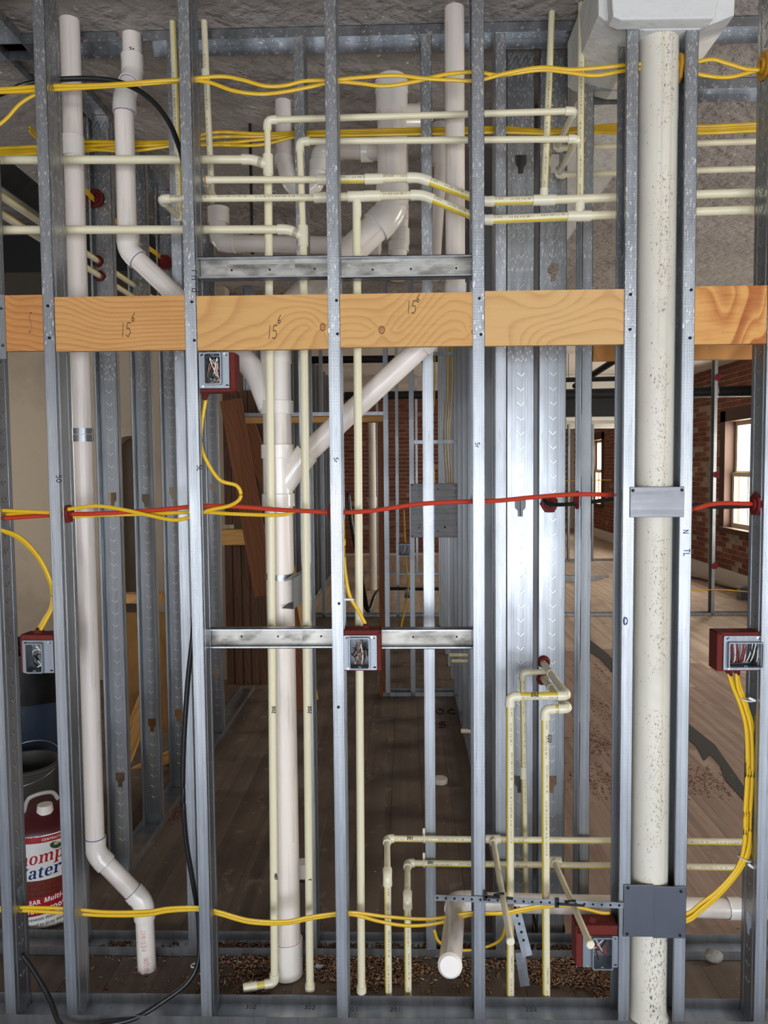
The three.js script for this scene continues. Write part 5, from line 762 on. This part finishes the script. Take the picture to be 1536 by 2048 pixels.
// room behind the left partition
{
  const t = thing('waste_bin', 'dark blue round waste bin lined with a black bag', 'bin'), c = AY(60, 1600, 0); c.y = 0; const r0 = 0.24, H = 0.72;
  const prof = [[0, 0], [r0 * 0.82, 0], [r0 * 0.86, 0.02], [r0, H], [r0 + 0.015, H], [r0 + 0.015, H + 0.02], [r0 - 0.01, H + 0.02], [r0 * 0.82, 0.04], [0, 0.04]].map(q => new THREE.Vector2(...q)); const g = new THREE.LatheGeometry(prof, 32); t.position.copy(c); part(t, 'body', g, phys({ color: 0x1c2939, roughness: 0.4 }));
  const bag = new THREE.CylinderGeometry(r0 + 0.03, r0 + 0.022, 0.24, 48, 10, true), p = bag.attributes.position; for (let i = 0; i < p.count; i++) { const a = Math.atan2(p.getZ(i), p.getX(i)), n = (nz(NC, 256, a * 0.6, p.getY(i) * 1.5) - 0.5) * 0.05; p.setX(i, p.getX(i) * (1 + n)); p.setZ(i, p.getZ(i) * (1 + n)); p.setY(i, p.getY(i) + (nz(NC, 256, a * 0.5, 0.3) - 0.5) * 0.05); } bag.computeVertexNormals(); bag.translate(0, H - 0.05, 0); part(t, 'bag', bag, phys({ color: 0x0c0c0d, roughness: 0.25 }), 'glossy black bin bag');
  // jug of water sealer
  const j = thing('sealer_jug', 'white sealer jug with red shoulder and red and blue lettering', 'jug'), q = V(-0.345, 0, -0.6); j.position.copy(q); j.rotation.y = 0.56; const R = 0.15, hh = 0.35;
  const body = new THREE.LatheGeometry([[0, 0], [R * 0.93, 0], [R, 0.02], [R, hh], [R * 0.99, hh + 0.004]].map(a => new THREE.Vector2(...a)), 48), uv = body.attributes.uv, bp = body.attributes.position; for (let i = 0; i < uv.count; i++) uv.setY(i, bp.getY(i) / hh);
  const lab = tex(2048, 720, null, { off: [0.5, 0], draw: (g, w, h) => {
    g.fillStyle = '#e9e6e1'; g.fillRect(0, 0, w, h); g.fillStyle = '#a3161f'; g.fillRect(0, 0, w, 46); const X = w / 2 - 190; g.fillStyle = '#efe8e0'; g.font = 'bold 26px sans-serif'; g.fillText('CONTRACTOR SERIES', X + 140, 34);
    g.save(); g.translate(X, 210); g.rotate(-0.1); g.fillStyle = '#b3121f'; g.font = 'italic bold 118px serif'; g.fillText("Thompson's", -120, 0); g.fillStyle = '#12286e'; g.font = 'italic bold 118px serif'; g.fillText('WaterSeal', -110, 108); g.restore();
    g.fillStyle = '#3a4a2c'; g.beginPath(); g.ellipse(X + 240, 84, 44, 26, 0.3, 0, 7); g.fill(); g.fillStyle = '#c9b98a'; g.beginPath(); g.ellipse(X + 246, 72, 20, 12, 0, 0, 7); g.fill();
    g.fillStyle = '#6e2a1e'; g.fillRect(X - 160, 330, 620, 150); g.strokeStyle = '#4a1a14'; g.lineWidth = 4; for (let r = 0; r < 4; r++) { g.beginPath(); g.moveTo(X - 160, 330 + r * 38); g.lineTo(X + 460, 330 + r * 38); g.stroke(); for (let c = 0; c < 9; c++) { const x = X - 160 + c * 80 + (r % 2) * 40; g.beginPath(); g.moveTo(x, 330 + r * 38); g.lineTo(x, 368 + r * 38); g.stroke(); } }
    g.save(); g.translate(X - 40, 520); g.rotate(-0.1); g.fillStyle = '#a3161f'; g.fillRect(-200, -44, 760, 130); g.fillStyle = '#fff'; g.font = 'bold 46px sans-serif'; g.fillText('CLEAR', 20, 0); g.font = 'italic bold 50px sans-serif'; g.fillText('Multi-Surface', 180, 0); g.font = 'bold 56px sans-serif'; g.fillText('Waterproofer', 20, 66); g.fillStyle = '#26262a'; g.font = 'italic bold 32px sans-serif'; ['Prevents Water Damage', 'Wood to Gray Weathering', 'Great for use on'].forEach((s, i) => g.fillText(s, 30, 124 + i * 44)); g.restore();
  } });
  part(j, 'body', body, phys({ map: lab, roughness: 0.4, clearcoat: 0.3 })); const sh = new THREE.LatheGeometry([[R * 0.99, hh], [R * 0.96, hh + 0.025], [R * 0.6, hh + 0.06], [0.035, hh + 0.066], [0, hh + 0.066]].map(a => new THREE.Vector2(...a)), 40); part(j, 'shoulder', sh, phys({ color: 0x4c1016, roughness: 0.45 }), 'red shoulder'); part(j, 'cap', new THREE.CylinderGeometry(0.026, 0.03, 0.03, 24).translate(0.0, hh + 0.07, 0.07), M.pvcFit, 'white cap'); part(j, 'handle', sweep([V(-0.07, hh + 0.06, 0.05), V(-0.05, hh + 0.12, 0.07), V(0.02, hh + 0.13, 0.08), V(0.045, hh + 0.1, 0.085)], 0.007, 0.007), phys({ color: 0xcfc8c4, roughness: 0.3, transmission: 0.3, thickness: 0 }), 'clear carrying handle');
  const b = thing('paint_bucket', 'grey paint bucket behind the sealer jug', 'bucket'), bc = V(-0.66, 0, -1.1); b.position.copy(bc); part(b, 'body', new THREE.LatheGeometry([[0, 0], [0.12, 0], [0.14, 0.36], [0.148, 0.36], [0.148, 0.375], [0.13, 0.375], [0.115, 0.02], [0, 0.02]].map(a => new THREE.Vector2(...a)), 32), std({ color: 0x3c3a37, roughness: 0.6 })); part(b, 'wire_handle', ring(V(0, 0.37, 0), V(0, 1, 0.4), 0.145, 0.003, 32), M.galv);
  const o = A(245, 1200, -2.2), o2 = A(345, 1500, -2.2); const os = single('osb_sheet', planarUV(bx(o.x - 0.05, o2.x + 0.1, 0.12, A(300, 1225, -2.2).y, -2.215, -2.2)), M.osb, 'tan strand-board sheet standing behind the left partition', 'board');
  single('sawn_plank', bar(A(228, 1195, -2.6), A(345, 1195, -1.75), 0.16, 0.05, V(0, 1, 0)).rotateX(0), M.lumberWarm, 'pale sawn plank end resting on the strand-board sheet', 'plank');
  single('sawn_plank', bar(A(246, 1520, -1.9), A(300, 1380, -2.15), 0.09, 0.04), M.lumberWarm, 'stamped pale lumber piece leaning on the strand-board sheet', 'plank'); single('sawn_plank', bar(A(240, 1558, -1.95), A(350, 1508, -2.05), 0.06, 0.04), M.lumberWarm, 'pale lumber piece lying at the foot of the strand-board sheet', 'plank');
  single('duct', merge([bx(-1.9, -0.3, A(45, 545, -1.9).y, A(45, 470, -1.9).y, -2.5, -1.9)]), M.blackSteel, 'black boxed duct under the ceiling of the left room', 'duct'); single('duct', bar(A(-40, 310, -0.75), A(110, 425, -1.6), 0.1, 0.08), M.blackSteel, 'slanting black channel under the ceiling of the left room', 'duct');
  const ct = AY(20, 40, CEIL); track('paint-spattered ceiling runner at the far left', V(ct.x, CEIL, 0.3), V(ct.x, CEIL, -1.2), { down: true, m: M.galvSpeck });
}

// ================================================================ FLOOR LITTER
{
  const R = rng(123), g = new THREE.BufferGeometry(); g.setAttribute('position', new THREE.Float32BufferAttribute([-1, 0, -0.5, 1, 0.1, -0.4, 0.8, 0.35, 0.45, -0.9, 0.15, 0.5, 0, 0.55, 0], 3)); g.setIndex([0, 4, 1, 1, 4, 2, 2, 4, 3, 3, 4, 0, 0, 1, 2, 0, 2, 3]); g.computeVertexNormals();
  const N = 9000, im = new THREE.InstancedMesh(g, std({ color: 0xffffff, roughness: 0.9 }), N), m4 = new THREE.Matrix4(), q = new THREE.Quaternion(), c = new THREE.Color(); im.name = 'wood_shavings'; im.userData = { label: 'brown wood shavings and crumbs strewn on the chase floor', category: 'debris', kind: 'stuff' };
  for (let i = 0; i < N; i++) { let x, z, k = 0; do { x = -0.1 + R() * 1.78; z = -0.1 - R() * 0.3; k++; } while (k < 6 && nz(NC, 256, x * 0.9 + 0.13, z * 1.7) < 0.5 + R() * 0.12 - (x > 0.7 && z < -0.2 ? 0.12 : 0)); const s = 0.003 + R() * R() * 0.009; q.setFromEuler(new THREE.Euler((R() - 0.5) * 0.9, R() * 6.28, (R() - 0.5) * 0.9)); m4.compose(V(x, 0.001 + R() * 0.005, z), q, V(s, s * 0.8, s)); im.setMatrixAt(i, m4); const t = R(); c.setRGB(0.22 + t * 0.26, 0.11 + t * 0.16, 0.055 + t * 0.1); if (R() < 0.05) c.setRGB(0.5, 0.42, 0.32); im.setColorAt(i, c); }
  shadow(im); scene.add(im);
  const N2 = 900, i2 = new THREE.InstancedMesh(g, std({ color: 0xffffff, roughness: 0.95 }), N2); i2.name = 'floor_crumbs'; i2.userData = { label: 'pale dust crumbs scattered over the floor boards', category: 'debris', kind: 'stuff' };
  for (let i = 0; i < N2; i++) { const x = -0.6 + R() * 3.4, z = 0.02 - R() * R() * 5, s = 0.0015 + R() * R() * 0.005; q.setFromEuler(new THREE.Euler(0, R() * 6.28, 0)); m4.compose(V(x, 0.001, z), q, V(s, s * 0.6, s)); i2.setMatrixAt(i, m4); const t = R(); c.setRGB(0.25 + t * 0.4, 0.22 + t * 0.36, 0.18 + t * 0.32); i2.setColorAt(i, c); } shadow(i2); scene.add(i2);
  const P = l => { const s = new THREE.Shape(); l.forEach(([x, y], i) => { const p = AY(x, y, 0); i ? s.lineTo(p.x, -p.z) : s.moveTo(p.x, -p.z); }); s.closePath(); const e = new THREE.ExtrudeGeometry(s, { depth: 0.0016, bevelEnabled: false }); e.rotateX(-Math.PI / 2); return planarUV(e); };
  single('tar_strip', P([[1150, 1262], [1183, 1282], [1216, 1308], [1250, 1345], [1320, 1400], [1386, 1455], [1430, 1490], [1500, 1590], [1520, 1640], [1478, 1590], [1450, 1560], [1440, 1530], [1420, 1510], [1408, 1522], [1392, 1492], [1330, 1440], [1240, 1362], [1200, 1318], [1150, 1285]]), M.tar, 'ragged black tar strip running across the reddish floor', 'tar');
  { const N3 = 2600, i3 = new THREE.InstancedMesh(g, std({ color: 0xffffff, roughness: 0.95 }), N3); i3.name = 'brick_dust'; i3.userData = { label: 'red brick dust and grit strewn on the floor by the tar strip', category: 'dust', kind: 'stuff' };
    const at = [[1200, 1340, 0.35], [1196, 1485, 0.2], [1402, 1560, 0.2], [1200, 1420, 0.4], [1190, 1560, 0.25], [335, 1628, 0.09]].map(a => [AY(a[0], a[1], 0), a[2]]);
    for (let i = 0; i < N3; i++) { const [p, w] = at[i % 6], x = p.x + (R() + R() - 1) * w, z = p.z + (R() + R() - 1) * w * 1.3, s = 0.002 + R() * R() * 0.01; q.setFromEuler(new THREE.Euler(0, R() * 6.28, 0)); m4.compose(V(x, 0.0006, z), q, V(s, s * 0.3, s)); i3.setMatrixAt(i, m4); const t = R(); c.setRGB(0.26 + t * 0.14, 0.085 + t * 0.06, 0.055 + t * 0.05); i3.setColorAt(i, c); } shadow(i3); scene.add(i3); }
  { const w = AY(868, 1420, 0.001), a = AY(905, 1420, 0.001), b = AY(868, 1400, 0.001); writing(FLOOR, 'OC', AY(872, 1428, 0.001), RT, V(0, 0, -1), 0.1, M.ink, 0.006); writing(FLOOR, '5', AY(876, 1455, 0.001), RT, V(0, 0, -1), 0.1, M.ink, 0.006); }
  { const p = AY(880, 1566, 0), t = thing('plastic_disc', 'white plastic disc lying on the dark floor', 'cap'); t.position.copy(p); part(t, 'rim', new THREE.LatheGeometry([[0, 0], [0.036, 0], [0.04, 0.004], [0.04, 0.024], [0.036, 0.028], [0.032, 0.024], [0, 0.024]].map(a => new THREE.Vector2(...a)), 28), M.pvcFit); }
  { const p = AY(606, 1752, 0), r = new Run('pipe_stub', 'short white pipe stub in a dark floor hole beside the stack', 'pipe', null, { r: 0.03, mat: M.pvc, fit: M.pvcFit, n: 20 }); r.pipe(V(p.x, -0.01, p.z), V(p.x, 0.06, p.z)); part(r.t, 'floor_hole', cyl(V(p.x + 0.012, 0, p.z), V(p.x + 0.012, 0.0012, p.z), 0.05, 20), M.screw, 'dark hole'); }
  { const p = AY(1428, 1922, 0), g2 = new THREE.IcosahedronGeometry(0.026, 1), a = g2.attributes.position; for (let i = 0; i < a.count; i++) { const k = 0.75 + nz(NC, 256, a.getX(i) * 9 + 0.4, a.getY(i) * 9 + a.getZ(i) * 5) * 0.5; a.setXYZ(i, a.getX(i) * k * 1.25, a.getY(i) * k * 0.8, a.getZ(i) * k); } g2.computeVertexNormals(); g2.translate(p.x, 0.018, p.z); single('concrete_chunk', g2, std({ color: 0x8d877f, roughness: 0.95 }), 'grey lump of concrete on the floor right of the column', 'rubble'); }
  { const p = AY(638, 1940, 0); single('metal_scrap', bar(V(p.x - 0.014, 0.008, p.z - 0.01), V(p.x + 0.012, 0.014, p.z + 0.006), 0.02, 0.0015, UP), M.galv, 'small galvanised scrap on the chase floor', 'scrap'); }
  // pencil marks on the runner
  for (const [s, px, py] of [['302', 490, 2017], ['301', 694, 2022], ['201', 780, 2022], ['202', 1052, 2022], ['302', 608, 2018]]) { const p = AY(px, py, 0.0018); const o = writing(FLOOR, s, p, RT, V(0, 0, -1), 0.016, M.ink, 0.0006); }
  single('pipe_stub', cyl(A(922, 1462, -2.11), V(1.47, A(955, 1463, -2.11).y, -2.11), 0.013, 14), M.cpvcFit, 'short cream pipe stub poking out of the double partition', 'pipe');
  for (const [y, x0] of [[1310, 899], [1322, 903]]) single('supply_pipe', cyl(A(x0, y, -2.515), V(1.47, A(960, y, -2.515).y, -2.515), 0.011, 14), M.cpvcStripe, 'cream pipe poking out of the double partition at knee height', 'pipe', 'pair of cream stubs at knee height');
}
renderer.render(scene, camera);
